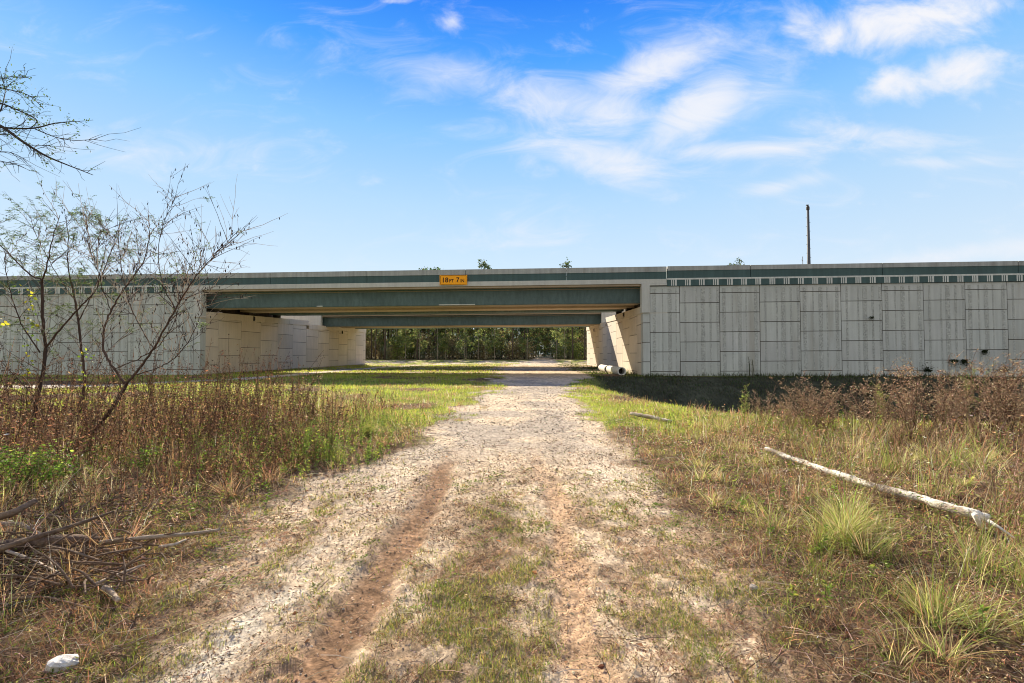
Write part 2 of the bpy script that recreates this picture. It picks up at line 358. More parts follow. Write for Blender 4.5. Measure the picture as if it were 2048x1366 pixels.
def ground_col(x, y):
    rm = road_mask(x, y); g = green_mask(x, y); n1 = fbm(x, y, .8, 5, 51); n2 = fbm(x, y, 3.5, 4, 61); n3 = vn(x, y, 40, 71); n4 = vn(x, y, 90, 77)
    def c(*a): return np.array(a)
    sand = c(.53, .415, .29); grav = c(.36, .30, .235); white = c(.54, .465, .36); soil = c(.09, .058, .036); thatch = c(.16, .105, .062)
    def mixc(A, B, t): return A * (1 - t[..., None]) + B * t[..., None]
    shp = np.broadcast(x, y).shape
    road = np.broadcast_to(sand, shp + (3,))
    gv = ss(n1 + .25 * (n2 - .5), .38, .58) * ss(y, 5.0, 9.5) * (1 - ss(y, 26, 40) * .5)
    road = mixc(road, grav, np.clip(gv, 0, 1))
    near = 1 - ss(y, 4.5, 8.5)
    road = mixc(road, c(.31, .215, .135), np.clip(near * ss(n2, .40, .58) * .85, 0, 1)); road = mixc(road, c(.58, .47, .345), np.clip(np.exp(-((x - 1.35) / .45) ** 2 - ((y - 6.4) / 1.1) ** 2) * 1.3 * ss(n2, .38, .5), 0, 1))
    wh = np.exp(-((x + 1.62 - .06 * np.sin(2 * y)) / .20) ** 2) * (1 - ss(y, 3.8, 6.0)) * ss(n2, .44, .56)
    wh2 = ss(x, -3.3, -2.2) * (1 - ss(x, -1.5, -1.1)) * ss(y, 4.6, 5.6) * (1 - ss(y, 8, 10)) * .35
    road = mixc(road, white, np.clip(wh * 1.0 + wh2, 0, 1))
    cen = np.exp(-((x + .22) / .3) ** 2) * (1 - ss(y, 4.6, 6.5)); road = mixc(road, c(.20, .14, .085), np.clip(cen * .7, 0, 1))
    road = mixc(road, np.broadcast_to(c(.24, .145, .085), shp + (3,)) * (.55 + .8 * n2)[..., None] * (1 + .22 * np.sign(np.sin((y + .5 * np.abs(x + 1.02)) * 70)) * ss(n1, .35, .5))[..., None], np.clip(rutL(x, y) * 1.0, 0, 1))
    road = mixc(road, np.broadcast_to(c(.46, .30, .18), shp + (3,)) * (.8 + .35 * n2)[..., None], np.clip(rutR(x, y) * .9, 0, 1))
    verge = mixc(np.broadcast_to(soil, shp + (3,)), np.broadcast_to(thatch, shp + (3,)), ss(n2, .35, .6))
    verge = mixc(verge, np.broadcast_to(c(.25, .27, .055), shp + (3,)), np.clip(g, 0, 1))
    under = ss(y, 36, 40) * (1 - ss(y, 96, 110)); verge = mixc(verge, np.broadcast_to(c(.40, .32, .22), shp + (3,)), np.clip(under * ss(n1, .40, .55), 0, 1))
    far = ss(y, 100, 112); verge = mixc(verge, np.broadcast_to(c(.09, .07, .045), shp + (3,)), far)
    verge = mixc(verge, np.broadcast_to(c(.058, .058, .034), shp + (3,)) * (.45 + 1.1 * n1)[..., None], np.clip(ss(x, 4.5, 6.5) * ss(y, np.interp(x, CRX, CRY) + .4, np.interp(x, CRX, CRY) + 1.6) * (1 - ss(y, 34, 35)), 0, 1) )  # shade over the ditch painted in as darker ground
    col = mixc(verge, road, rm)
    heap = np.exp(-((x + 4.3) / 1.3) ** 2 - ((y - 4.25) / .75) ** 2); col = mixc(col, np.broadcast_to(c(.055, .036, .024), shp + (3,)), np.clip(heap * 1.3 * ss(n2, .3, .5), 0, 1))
    pth = 1 - ss(path_dist(x, y), .95, 1.1); col = mixc(col, np.broadcast_to(c(.52, .45, .36), shp + (3,)), pth)
    col = col * (.66 + .66 * n3)[..., None] * (.80 + .40 * n4)[..., None]
    return np.clip(col, .01, .9)
# polar sheet, fine towards the photographed half, to the horizon
rad = [0.0, .5, 1.0] + list(np.geomspace(1.4, 45, 470)) + list(np.geomspace(46, 4000, 110))
fineA = np.linspace(R(90 - 62), R(90 + 62), 900); coarse = np.linspace(R(152), R(388), 61)[1:-1]
ang = np.concatenate([fineA, coarse]); na = len(ang); rad = np.array(rad); nr = len(rad)
RRr, AA = np.meshgrid(rad, ang, indexing='ij'); GX = RRr * np.cos(AA); GY = RRr * np.sin(AA)
GZ = gh(GX, GY); GC = ground_col(GX, GY)
idx = np.arange(nr * na).reshape(nr, na)
a_ = idx[:-1]; b_ = idx[1:]; a2 = np.roll(a_, -1, 1); b2 = np.roll(b_, -1, 1)
Q = np.stack([a_, b_, b2, a2], -1).reshape(-1, 4)
cx = GX.ravel()[Q].mean(1); cy = GY.ravel()[Q].mean(1)
isroad = road_mask(cx, cy) > .5; ispath = (path_dist(cx, cy) < 1.0) & ~isroad
V_all = np.stack([GX, GY, GZ], -1).reshape(-1, 3); C_all = GC.reshape(-1, 3)
M_ground = newmat('sandy_soil')
def build_ground_mat(m):
    lk = m.node_tree.links.new
    outn = mn(m, 'ShaderNodeOutputMaterial'); b = mn(m, 'ShaderNodeBsdfPrincipled'); b.inputs['Roughness'].default_value = .95; b.inputs['Specular IOR Level'].default_value = .04
    a = mn(m, 'ShaderNodeAttribute', attribute_name='col'); g = mn(m, 'ShaderNodeNewGeometry')
    src = a.outputs['Color']
    for sc, am in ((1.7, .12), (14, .22), (70, .28)):
        n = mn(m, 'ShaderNodeTexNoise'); n.inputs['Scale'].default_value = sc; n.inputs['Detail'].default_value = 5; lk(g.outputs['Position'], n.inputs['Vector'])
        r = mn(m, 'ShaderNodeMapRange'); r.inputs[1].default_value = .28; r.inputs[2].default_value = .72; r.inputs[3].default_value = 1 - am; r.inputs[4].default_value = 1 + am; lk(n.outputs[0], r.inputs[0])
        v = mn(m, 'ShaderNodeVectorMath', operation='SCALE'); lk(src, v.inputs[0]); lk(r.outputs[0], v.inputs['Scale']); src = v.outputs[0]
    lk(src, b.inputs['Base Color'])
    n1 = mn(m, 'ShaderNodeTexNoise'); n1.inputs['Scale'].default_value = 45; n1.inputs['Detail'].default_value = 8; n1.inputs['Roughness'].default_value = .65; lk(g.outputs['Position'], n1.inputs['Vector'])
    vo = mn(m, 'ShaderNodeTexVoronoi'); vo.inputs['Scale'].default_value = 85; lk(g.outputs['Position'], vo.inputs['Vector'])
    ad = mn(m, 'ShaderNodeMath', operation='SUBTRACT'); lk(n1.outputs[0], ad.inputs[0]); lk(vo.outputs['Distance'], ad.inputs[1])
    bp = mn(m, 'ShaderNodeBump'); bp.inputs['Strength'].default_value = .8; bp.inputs['Distance'].default_value = .02; lk(n1.outputs[0], bp.inputs['Height']); lk(bp.outputs[0], b.inputs['Normal'])
    lk(b.outputs[0], outn.inputs[0])
build_ground_mat(M_ground)
for nm, mk, lab, cat in (('ground', ~isroad & ~ispath, 'uneven ground of dry thatch and grass around the dirt track', 'ground'),
                         ('dirt_road', isroad, 'sandy gravel track with brown wheel ruts leading under the bridges', 'dirt road'),
                         ('footpath', ispath, 'narrow pale path curving under the left end of the bridges', 'path')):
    q = Q[mk]; used, inv = np.unique(q, return_inverse=True); q = inv.reshape(-1, 4)
    f = np.concatenate([q[:, [0, 1, 2]], q[:, [0, 2, 3]]])
    mb = MB(); mb.add(V_all[used], f, C_all[used]); tag(mb.build(nm, M_ground, smooth=True), lab, cat, kind='structure')

# ================================================================== overpass
TH = math.atan(.045); CT, ST = math.cos(TH), math.sin(TH); GR = .0066; OY = 35.8
def F(u, v, z, cs=0.0): return (u * CT + v * ST, OY - u * ST + v * CT, z + GR * u + cs)
def fbox(mb, u0, u1, v0, v1, z0, z1, m=0, cs=0.0, vref=0.0, c=(1, 1, 1)):
    s = lambda v: cs * (v - vref)
    hexa(mb, [F(u0, v0, z0, s(v0)), F(u1, v0, z0, s(v0)), F(u1, v1, z0, s(v1)), F(u0, v1, z0, s(v1)), F(u0, v0, z1, s(v0)), F(u1, v0, z1, s(v0)), F(u1, v1, z1, s(v1)), F(u0, v1, z1, s(v1))], m, c)
UL, UR = -25.5, 10.25; CS = .03
ZB, ZF, ZG, ZT = 7.15, 7.49, 8.05, 8.47      # fascia bottom, fascia top, green stripe top, parapet top at u = 0
def part(name, mb, mat, parent, smooth=False):
    o = mb.build(name, mat, smooth=smooth); o.parent = parent; o.matrix_parent_inverse = parent.matrix_world.inverted(); return o
def parapet(root, u0, u1, v0, side, dz, joints, zf=ZF, zg=ZG, zt=ZT, cs=0, vref=0):
    """side -1: painted face towards -v"""
    a, b = (v0, v0 + .38) if side < 0 else (v0 - .38, v0)
    bars = [u0] + [j for j in joints if u0 + .5 < j < u1 - .5] + [u1]
    lo = MB(); hi = MB()
    for p, q in zip(bars[:-1], bars[1:]):
        fbox(lo, p + .02, q - .02, a, b, zf + dz, zg + dz, 0, cs, vref)
        fbox(hi, p + .02, q - .02, a - .03, b + .03, zg + dz + .003, zt + dz, 0, cs, vref)
    part('parapet_band', lo, M_green, root); part('parapet_rail', hi, M_pgrey, root)
def girder_mesh(mb, u0, u1, vc, zt, zb, cs, vref, m=0):
    prof = [(-1.15, zt), (-1.15, zt - .12), (-1.02, zt - .16), (-.74, zb + .05), (-.70, zb), (.70, zb), (.74, zb + .05), (1.02, zt - .16), (1.15, zt - .12), (1.15, zt)]
    n = len(prof); off = cs * (vc - vref)
    v = [F(u0, vc + a, z, off) for a, z in prof] + [F(u1, vc + a, z, off) for a, z in prof]
    f = []
    for i in range(n):
        j = (i + 1) % n; f += [(i, j + n, i + n), (i, j, j + n)]
    for i in range(1, n - 1): f += [(0, i + 1, i), (n, n + i, n + i + 1)]
    mb.add(v, f, (1, 1, 1), m)
def bridge(v0, width, dz, label):
    root = empty('road_bridge', F(-7, v0, 7)); bpy.context.view_layer.update()
    tag(root, label, 'bridge')
    d = MB(); fbox(d, -27.6, 12.05, v0 + .1, v0 + width - .1, 6.98 + dz, ZB + .17 + dz, 0, CS, v0); part('deck', d, M_tan, root)
    s = MB(); fbox(s, -27.4, 11.9, v0 + .45, v0 + width - .45, ZB + .175 + dz, ZB + .25 + dz, 0, CS, v0); part('road_surface', s, M_asph, root)
    for side, vv in ((-1, v0), (1, v0 + width)):
        f = MB(); a, b = (vv - .06, vv + .40) if side < 0 else (vv - .40, vv + .06)
        fbox(f, -27.7, 12.1, a, b, ZB + dz - .02, ZF + dz - .003, 0, CS, v0); part('fascia', f, M_cap, root)
        parapet(root, -27.7, 12.1, vv, side, dz, [-27.7 + 8.0 * k for k in range(1, 5)] , cs=CS, vref=v0)
    nG = 3; sp = (width - 3.9) / (nG - 1)
    for i in range(nG):
        g = MB(); vc = v0 + 1.95 + sp * i
        girder_mesh(g, UL - .7, UR + .7, vc, 6.975 + dz, 5.67 + dz, CS, v0)
        gg = part('girder', g, [M_green2, M_tan] if i in (0, nG - 1) else M_tan, root)
        if i == 0:      # only the outer web is painted
            for pl in gg.data.polygons:
                if pl.normal.z < -.9 or pl.normal.y > .3: pl.material_index = 1
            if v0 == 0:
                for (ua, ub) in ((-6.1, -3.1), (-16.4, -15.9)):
                    p_ = MB(); fbox(p_, ua, ub, v0 + 1.185, v0 + 1.22, 5.72, 5.80, 0, CS, v0); c_ = p_.build('painted_glint', M_white); c_.parent = gg  # white strips painting a sun glint along the girder's lower edge
    for uu in (UL - .35, UR + .35):
        for i in range(nG):
            b = MB(); fbox(b, uu - .25, uu + .25, v0 + 1.65 + sp * i, v0 + 2.25 + sp * i, 5.36 + dz, 5.668 + dz, 0, CS, v0); part('bearing', b, M_dark, root)
    return root
W1, V2 = 13.6, 21.2
b1 = bridge(0.0, W1, 0.0, 'nearer green and grey girder bridge carrying the yellow height sign')
b2 = bridge(V2, W1, -.28, 'farther green girder bridge seen beneath the nearer one')

PANEL = np.array([.485, .50, .475]); BEIGE = np.array([.66, .575, .475])
def tone(c): return c * rng.normal(1, .04) * rng.normal(1, .005, 3)
def panel_row(col_bot, z0, z1, phase):
    zs = [z0]; k = math.floor((z0 - phase) / 1.524) + 1
    while phase + k * 1.524 < z1 - .05:
        zz = phase + k * 1.524
        if zz > z0 + .05: zs.append(zz)
        k += 1
    return zs + [z1]
G_ = .024
RIBS = [[(.11, .085), (.32, .03), (.50, .10), (.66, .03), (.90, .08)], [(.14, .05), (.42, .04), (.58, .11), (.77, .05), (.95, .06)]]
def wing_wall(u_corner, u_end, bounds, phases, label, strip):
    root = empty('retaining_wall', F((u_corner + u_end) / 2, 0, 0)); bpy.context.view_layer.update()
    tag(root, label, 'wall')
    pm = MB(); bk = MB(); rb = MB()
    lo, hi = min(u_corner, u_end), max(u_corner, u_end)
    fbox(bk, lo + (.12 if u_end > 0 else 0), hi - (.12 if u_end < 0 else 0), .06, .40, -2.2, 7.05)
    for i, (p, q) in enumerate(zip(bounds[:-1], bounds[1:])):
        zs = panel_row(p, -1.0, 6.93, phases[i % 2])
        for a, b in zip(zs[:-1], zs[1:]):
            fbox(pm, p + G_, q - G_, 0, .07, a + G_, b - G_, c=tone(PANEL))
            wdt = 3.048
            for (c, hw) in RIBS[i % 2]:
                c0 = p + c * wdt; h = hw * wdt * .5
                if i > -1 and c0 + h < q - .06 and c0 - h > p + .04 and b - a > .25:
                    fbox(rb, c0 - h, c0 + h, -.010, .0, a + G_ + .01, min(b - G_ - .01, 6.72))
    # narrow corner column beside the abutment face
    s0, s1 = strip
    zs = panel_row(s0, -1.0, 4.84, phases[1] )
    for a, b in zip(zs[:-1], zs[1:]): fbox(pm, s0 + (G_ if u_end < 0 else 0), s1 - (G_ if u_end > 0 else 0), -.004, .62, a + G_, b - G_, c=tone(PANEL))
    part('backing', bk, M_joint, root); part('panels', pm, M_panel, root); part('rough_ribs', rb, M_rib, root)
    # coping with the bar pattern
    out_ = 12.12 if u_end > 0 else -27.72
    c0, c1 = (out_, hi) if u_end > 0 else (lo, out_)
    cp = MB(); fbox(cp, c0, c1, -.10, .45, 6.93, 7.40); part('coping', cp, M_green, root)
    wb = MB(); fbox(wb, c0, c1, -.115, .46, 7.403, 7.525)
    k = 0; u = c0 + .30 if u_end > 0 else c1 - .60
    while c0 < u < c1 - .5:
        for j, wd in ((0, .085), (.15, .085), (.30, .13)): fbox(wb, u + j, u + j + wd, -.113, -.09, 6.945, 7.402)
        u += 1.07 if u_end > 0 else -1.07
    part('coping_stripes', wb, M_white, root)
    js = [out_ + s for s in (([6.4, 16.3, 26.2, 36, 46, 56]) if u_end > 0 else ([-9.8, -19.6, -29.4, -39]))]
    parapet(root, c0 + (.05 if u_end > 0 else 0), c1 - (.05 if u_end < 0 else 0), -.02, -1, 0, sorted(js), zf=7.528, zg=8.13, zt=8.48)
    # smooth corner block at the bridge end
    cb = MB()
    if u_end > 0:
        fbox(cb, UR - .10, UR + .52, -.13, .50, 4.86, 6.98); fbox(cb, UR - .10, 12.10, -.13, .50, 6.98, 7.11)
    else:
        fbox(cb, UL - .52, UL + .10, -.13, .50, 4.86, 6.98); fbox(cb, -27.70, UL + .10, -.13, .50, 6.98, 7.11)
    part('corner_block', cb, M_cap, root)
    return root
UE = 78
wing_wall(UR, UE, [10.8] + [13.1 + 3.048 * k for k in range(0, 22)], [.26, 1.02], 'long panelled concrete retaining wall right of the bridge opening', (UR + .0, 10.8))
bl = [-26.06, -28.6] + [-28.6 - 3.048 * k for k in range(1, 18)]
wing_wall(UL, -UE, sorted(bl), [1.37 + .0, .61], 'long panelled concrete retaining wall left of the bridge opening, behind the saplings', (-26.06, UL))

def abutment(uf, sgn, label):
    """uf: face; sgn=+1: the wall's body lies towards +u"""
    root = empty('abutment_wall', F(uf, 18, 0)); bpy.context.view_layer.update()
    tag(root, label, 'wall')
    bk = MB(); pm = MB(); cpm = MB()
    def bx(mb, a, b, v0, v1, z0, z1, cs=0, vref=0):
        x0, x1 = uf + sgn * a, uf + sgn * b
        fbox(mb, min(x0, x1), max(x0, x1), v0, v1, z0, z1, 0, cs, vref, tone(BEIGE))
    VE = 36.8
    bx(bk, .10, .6, .45, VE, -1, 4.7)
    ztop = lambda v: (4.79 + CS * v) if v < 18 else (4.85 + .026 * (v - 18))
    vb = [.63, 2.2] + [2.2 + 3.048 * k for k in range(1, 12)]; vb[-1] = min(vb[-1], VE)
    vb = [b for b in vb if b < VE - .3] + [VE]
    for i, (p, q) in enumerate(zip(vb[:-1], vb[1:])):
        zt = ztop((p + q) / 2)
        zs = panel_row(p, -.9, zt + .02, [.95, .19][i % 2])
        for a, b in zip(zs[:-1], zs[1:]): bx(pm, .03, .12, p + G_ * .8, q - G_ * .8, a + G_ * .8, b - G_ * .8)
    joints = [k * 4.5 for k in range(1, 4)]
    for v0, v1, zt, c, ref in ((-.0, 18.0, 5.37, CS, 0), (18.0, VE + .1, 5.44, .026, 18.0)):
        js = [v0] + [j for j in ([4.5, 9, 13.5] if v0 < 1 else [])] + [v1]
        for p, q in zip(js[:-1], js[1:]):
            bx(cpm, -.03, 1.9, p + .012, q - .012, zt - .58, zt, c, ref)
    bw = MB()
    for v0 in (0.52, V2 + .1): bx(bw, 1.15, 1.5, v0, v0 + W1 - .7, 5.4, 7.0)
    part('backing', bk, M_joint, root); part('panels', pm, M_beige, root); part('cap_beam', cpm, M_beige, root); part('backwall', bw, M_joint, root)
    ck = MB(); bx(ck, -.02, .9, V2 - .25, V2 + .25, 5.45, 6.95); bx(ck, .9, 30, V2 - .12, V2 + .25, 4.3, 7.6); part('cheek_wall', ck, M_cap, root)
    # dark strap hooks hanging from the cap
    for vv in (7.0, 27.5):
        h = MB(); zc = 5.37 + CS * vv - .05 if vv < 18 else 5.2
        for (a, b, c, d) in ((-.09, -.03, zc - .42, zc), (-.16, -.10, zc - .36, zc - .08)): bx(h, a, b, vv - .06, vv + .06, c, d)
        bx(h, -.16, -.03, vv - .05, vv + .05, zc - .46, zc - .40); part('hook', h, M_dark, root)
    return root
abutment(UR, 1, 'beige abutment wall on the right, crossed by two slanting sunlit patches')
abutment(UL, -1, 'shaded beige abutment wall on the left of the underpass')
for nm, u0, u1 in (('embankment', 12.2, UE), ('embankment', -UE, -27.5)):
    e = MB(); fbox(e, u0, u1, .42, W1, -1.5, 7.3); fbox(e, u0, u1, W1 + .004, V2 - .3, -1.5, 5.2); fbox(e, u0, u1, V2 + .3, 36.4, -1.5, 7.25)
    fbox(e, u0, u1, W1 - .3, W1 - .002, 7.3, 8.3); fbox(e, u0, u1, V2 + .302, V2 + .7, 7.25, 8.2); fbox(e, u0, u1, V2 + W1, V2 + W1 + .4, 7.25, 8.2)
    tag(e.build(nm, M_tan), 'road embankment fill behind the ' + ('right' if u0 > 0 else 'left') + ' retaining wall', 'embankment', kind='structure')

# clearance sign
sgn_o = empty('height_sign', F(-4.66, -.16, 7.62)); sgn_o.rotation_euler = (0, 0, -TH); bpy.context.view_layer.update()
tag(sgn_o, 'yellow clearance sign reading 18FT 7IN mounted on the bridge side', 'sign')
def lbox(parent, name, mat, *bxs):
    mb = MB()
    for b in bxs: box(mb, *b)
    o = mb.build(name, mat); o.parent = parent; return o
lbox(sgn_o, 'sign_panel', M_yellow, (-1.10, 1.10, -.02, .02, -.39, .39))
lbox(sgn_o, 'border', M_black, (-1.03, 1.03, -.024, -.021, .335, .36), (-1.03, 1.03, -.024, -.021, -.36, -.335), (-1.03, -1.005, -.024, -.021, -.334, .334), (1.005, 1.03, -.024, -.021, -.334, .334))
for bx_ in (-.7, .62): lbox(sgn_o, 'bracket', M_dark, (bx_, bx_ + .08, .021, .12, -.3, .3))
def text(parent, s, x, z, size, name='lettering', bold=.018):
    cu = bpy.data.curves.new(name, 'FONT'); cu.body = s; cu.size = size; cu.extrude = .002; cu.offset = bold; cu.align_x = 'LEFT'
    to = bpy.data.objects.new(name, cu); COL.objects.link(to); bpy.context.view_layer.update()
    me = bpy.data.meshes.new_from_object(to.evaluated_get(bpy.context.evaluated_depsgraph_get())); bpy.data.objects.remove(to)
    o = bpy.data.objects.new(name, me); COL.objects.link(o); me.materials.clear(); me.materials.append(M_black)
    o.parent = parent; o.location = (x, -.026, z); o.rotation_euler = (R(90), 0, 0); return o
for s_, x0_, x1_, hz_ in (('18', -.84, -.40, .40), ('FT', -.32, .02, .27), ('7', .24, .48, .40), ('IN', .58, .86, .27)):
    o_ = text(sgn_o, s_, 0, -.20, 1.0, bold=.018); vs_ = np.array([v.co[:] for v in o_.data.vertices]); lo_, hi_ = vs_.min(0), vs_.max(0)
    kx_, ky_ = (x1_ - x0_) / (hi_[0] - lo_[0]), hz_ / (hi_[1] - lo_[1]); o_.scale = (kx_, ky_, 1); o_.location = (x0_ - lo_[0] * kx_, -.026, -hz_ / 2 - (.0 if hz_ > .3 else .065) - lo_[1] * ky_)

# concrete pipe by the right abutment
def pipe():
    r = empty('drain_pipe', (8.9, 36.7, 0)); tag(r, 'broken pale concrete pipe lying at the foot of the right abutment wall', 'pipe')
    th = np.linspace(0, 2 * math.pi, 25)[:-1]; ro, ri = .34, .27; L_ = 9.0
    for nm, y0, y1, sx in (('barrel', 0, 5.4, 0), ('rear_barrel', 5.5, L_, -.15)):
        mb = MB(); V = []
        for (y, rr) in ((y0, ri), (y0, ro), (y1, ro), (y1, ri)):
            V += [(sx + .03 * y + rr * math.cos(t), y, .30 + rr * math.sin(t) + .02 * math.sin(y)) for t in th]
        n = 24; f = []
        for k in range(4):
            for j in range(n):
                a = k * n + j; b = k * n + (j + 1) % n; c = ((k + 1) % 4) * n + (j + 1) % n; d = ((k + 1) % 4) * n + j
                f += [(a, b, c), (a, c, d)]
        mb.add(V, f); o = mb.build(nm, M_pipe, smooth=False); o.parent = r
    mb = MB(); yy = 1.1; mb.add([(.03 * yy + .272 * math.cos(t), yy, .31 + .272 * math.sin(t)) for t in th], [(0, i, i + 1) for i in range(1, 23)]); o = mb.build('bore_shade_disc', M_joint); o.parent = r  # dark disc added to stand for the black shade inside the bore
pipe()

# utility pole and far railing
def mast():
    p = at(1621, 708, 82); r = empty('utility_pole', (p.x, 82, 0)); tag(r, 'tall dark steel pole rising behind the right retaining wall', 'pole')
    top = at(1621, 411, 82).z
    mb = MB(); tubes(mb, [(0, 0, 0), (0, 0, top * .5), (0, 0, top - .8)], [.36, .30, .20], 8); o = mb.build('shaft', M_pole, smooth=True); o.parent = r
    mb = MB(); tubes(mb, [(0, 0, top - .8), (0, 0, top - .3), (-.05, 0, top)], [.27, .27, .10], 8); box(mb, -.30, .12, -.1, .1, top - .02, top + .14)
    o = mb.build('pole_top', M_dark); o.parent = r
    mb = MB()
    for k in range(14):
        zz = 16 + k * (top - 17.5) / 14; mb = MB(); box(mb, -.42 if k % 2 else .22, -.22 if k % 2 else .42, -.03, .03, zz, zz + .05)
        o = mb.build('step', M_dark); o.parent = r
mast()
def railing():
    c = at(1088, 708, 126); z = float(gh(c.x, 126)); r = empty('railing', (c.x, 126, z)); tag(r, 'small teal railing over a pale slab at the far end of the track', 'railing')
    lbox(r, 'slab', M_cap, (-2.4, 2.4, -1, 1, .0, .32))
    b = [(-1.9, 1.9, -.9, -.84, 1.35, 1.45), (-1.9, 1.9, -.9, -.84, .42, .5), (-1.9, 1.9, -.9, -.84, .9, .97)] + [(-1.9 + .19 * i, -1.85 + .19 * i, -.83, -.79, .33, 1.4) for i in range(21)]
    lbox(r, 'rails', M_teal, *b)
railing()

# ================================================================== forest beyond
LEAFC = [(.10, .16, .05), (.20, .28, .07), (.17, .24, .14), (.32, .36, .10), (.045, .08, .03), (.22, .17, .07)]
def crown_cloud(mb, ctr, rad3, n, size, cols, p=None, clumps=14):
    """leaf clumps scattered in an ellipsoid's volume"""
    cc = rdir(clumps) * rng.uniform(.35, 1.0, (clumps, 1)) ** .5 * np.array(rad3) + np.array(ctr)
    k = rng.integers(0, clumps, n); pts = cc[k] + rng.normal(0, .22, (n, 3)) * np.array(rad3)
    col = pick(cols, n, .28, p) * rng.uniform(.7, 1.35, clumps)[k][:, None]
    leaves(mb, pts, rdir(n), rdir(n), rng.uniform(.7, 1.4, n) * size, rng.uniform(.5, .9, n) * size, np.clip(col, 0, .6))
def make_tree(kind, h, seed):
    name = {'pine': 'pine_tree', 'broad': 'broadleaf_tree', 'slim': 'slender_tree', 'shrub': 'shrub', 'snag': 'dead_tree'}[kind]
    root = empty(name, (0, 0, 0)); t = MB(); c = MB(); bk = np.array([.085, .065, .05]) if kind != 'slim' else np.array([.26, .22, .17])
    wob = np.cumsum(rng.normal(0, .10, (8, 2)), 0); zz = np.linspace(-.3, h * .96, 8)
    P = np.concatenate([wob * (zz[:, None] / h), zz[:, None]], 1); r0 = {'pine': .24, 'broad': .20, 'slim': .11, 'shrub': .07, 'snag': .2}[kind]
    tubes(t, P, np.linspace(r0, r0 * .25, 8), 7, bk)
    nb = {'pine': 22, 'broad': 20, 'slim': 12, 'shrub': 8, 'snag': 7}[kind]; z0 = {'pine': .45, 'broad': .08, 'slim': .12, 'shrub': .1, 'snag': .5}[kind]
    tips = []
    for i in range(nb):
        f = rng.uniform(z0, .97); zb = h * f; a = rng.uniform(0, 6.28); ln = h * {'pine': .15, 'broad': .22, 'slim': .12, 'shrub': .4, 'snag': .06}[kind] * (1.25 - f) * rng.uniform(.7, 1.3)
        b = np.array([np.interp(zb, zz, P[:, 0]), np.interp(zb, zz, P[:, 1]), zb]); e = b + np.array([math.cos(a) * ln, math.sin(a) * ln, ln * rng.uniform(.1, .7)])
        m_ = (b + e) / 2 + np.array([0, 0, -.1 * ln]); tubes(t, [b, m_, e], [r0 * .28, r0 * .18, .02], 4, bk); tips.append(e)
    if kind == 'pine':
        for e in tips: crown_cloud(c, e, (h * .055, h * .055, h * .035), 75, .34, [(.06, .095, .035), (.09, .13, .04), (.05, .07, .03)], clumps=4)
        crown_cloud(c, (P[-1, 0], P[-1, 1], h * .93), (h * .06, h * .06, h * .06), 130, .32, [(.06, .095, .035), (.09, .13, .04)], clumps=5)
    elif kind == 'broad':
        pal = [LEAFC[i] for i in rng.choice(6, 3, replace=False)]
        for e in tips: crown_cloud(c, e, (h * .10, h * .10, h * .075), 150, .36, pal, clumps=6)
    elif kind == 'slim':
        pal = [(.22, .28, .09), (.36, .35, .11), (.11, .16, .06)]
        for e in tips: crown_cloud(c, e, (h * .09, h * .09, h * .07), 120, .28, pal, clumps=5)
    elif kind == 'shrub':
        pal = [[(.26, .31, .20), (.34, .37, .24)], [(.17, .22, .06), (.28, .32, .08)], [(.33, .25, .13), (.42, .36, .18)]][seed % 3]
        crown_cloud(c, (0, 0, h * .50), (h * .45, h * .45, h * .55), 1500, .22, pal, clumps=26)
    o = t.build('trunk', M_bark, smooth=True); o.parent = root
    if c.n: o = c.build('crown', M_crown); o.parent = root
    return root
protos = {'pine': [make_tree('pine', 20.0, i) for i in range(3)], 'broad': [make_tree('broad', 14.0, i) for i in range(4)], 'slim': [make_tree('slim', 12.0, i) for i in range(3)], 'shrub': [make_tree('shrub', 4.0, i) for i in range(3)]}
used = {k: [False] * len(v) for k, v in protos.items()}
FL = {'pine': ('tall pine with a bare dark trunk in the woods beyond the bridges', 'pines in the woods beyond the bridges'),
      'broad': ('leafy broadleaf tree in the woods beyond the bridges', 'broadleaf trees in the woods beyond the bridges'),
      'slim': ('slender pale-stemmed young tree in the woods beyond the bridges', 'slender trees in the woods beyond the bridges'),
      'shrub': ('low leafy shrub at the edge of the woods beyond the bridges', 'shrubs along the edge of the woods')}
def plant(kind, x, y, s, label=None, group=True, i=None):
    i = random.randrange(len(protos[kind])) if i is None else i
    if not used[kind][i]: o = protos[kind][i]; used[kind][i] = True
    else: o = copy_tree(protos[kind][i])
    o.location = (x, y, float(gh(x, y)) - .05); o.rotation_euler = (0, 0, random.uniform(0, 6.28)); o.scale = (s * random.uniform(.9, 1.1), s * random.uniform(.9, 1.1), s)
    o['label'] = label or FL[kind][0]; o['category'] = 'shrub' if kind == 'shrub' else 'tree'
    if group: o['group'] = FL[kind][1]
    elif 'group' in o: del o['group']
    return o
random.seed(21)
def gapx(y): return 8.7 + (y - 126) * .09
for i in range(170):        # edge and body of the wood
    row = i % 5; y = 113 + row * 5.5 + random.uniform(-2, 2); x = -52 + (i // 5) * 3.0 + random.uniform(-1.8, 1.8)
    if abs(x - gapx(y)) < 2.7: continue
    k = random.choice(['broad', 'broad', 'slim', 'slim', 'pine', 'pine']) if row else random.choice(['slim', 'pine', 'broad']); plant(k, x, y, random.uniform(.8, 1.02))
for i in range(20):
    y = 106.5 + random.uniform(0, 3); x = -38 + i * 2.9 + random.uniform(-1.2, 1.2)
    if abs(x - gapx(y)) > 2.6: plant(random.choice(['slim', 'pine', 'slim']), x, y, random.uniform(.8, 1.0))
for i in range(64):
    y = 110 + random.uniform(0, 9); x = -50 + i * 1.5 + random.uniform(-.7, .7)
    if abs(x - gapx(y)) < 2.4: continue
    plant('shrub', x, y, random.uniform(.7, 1.5))
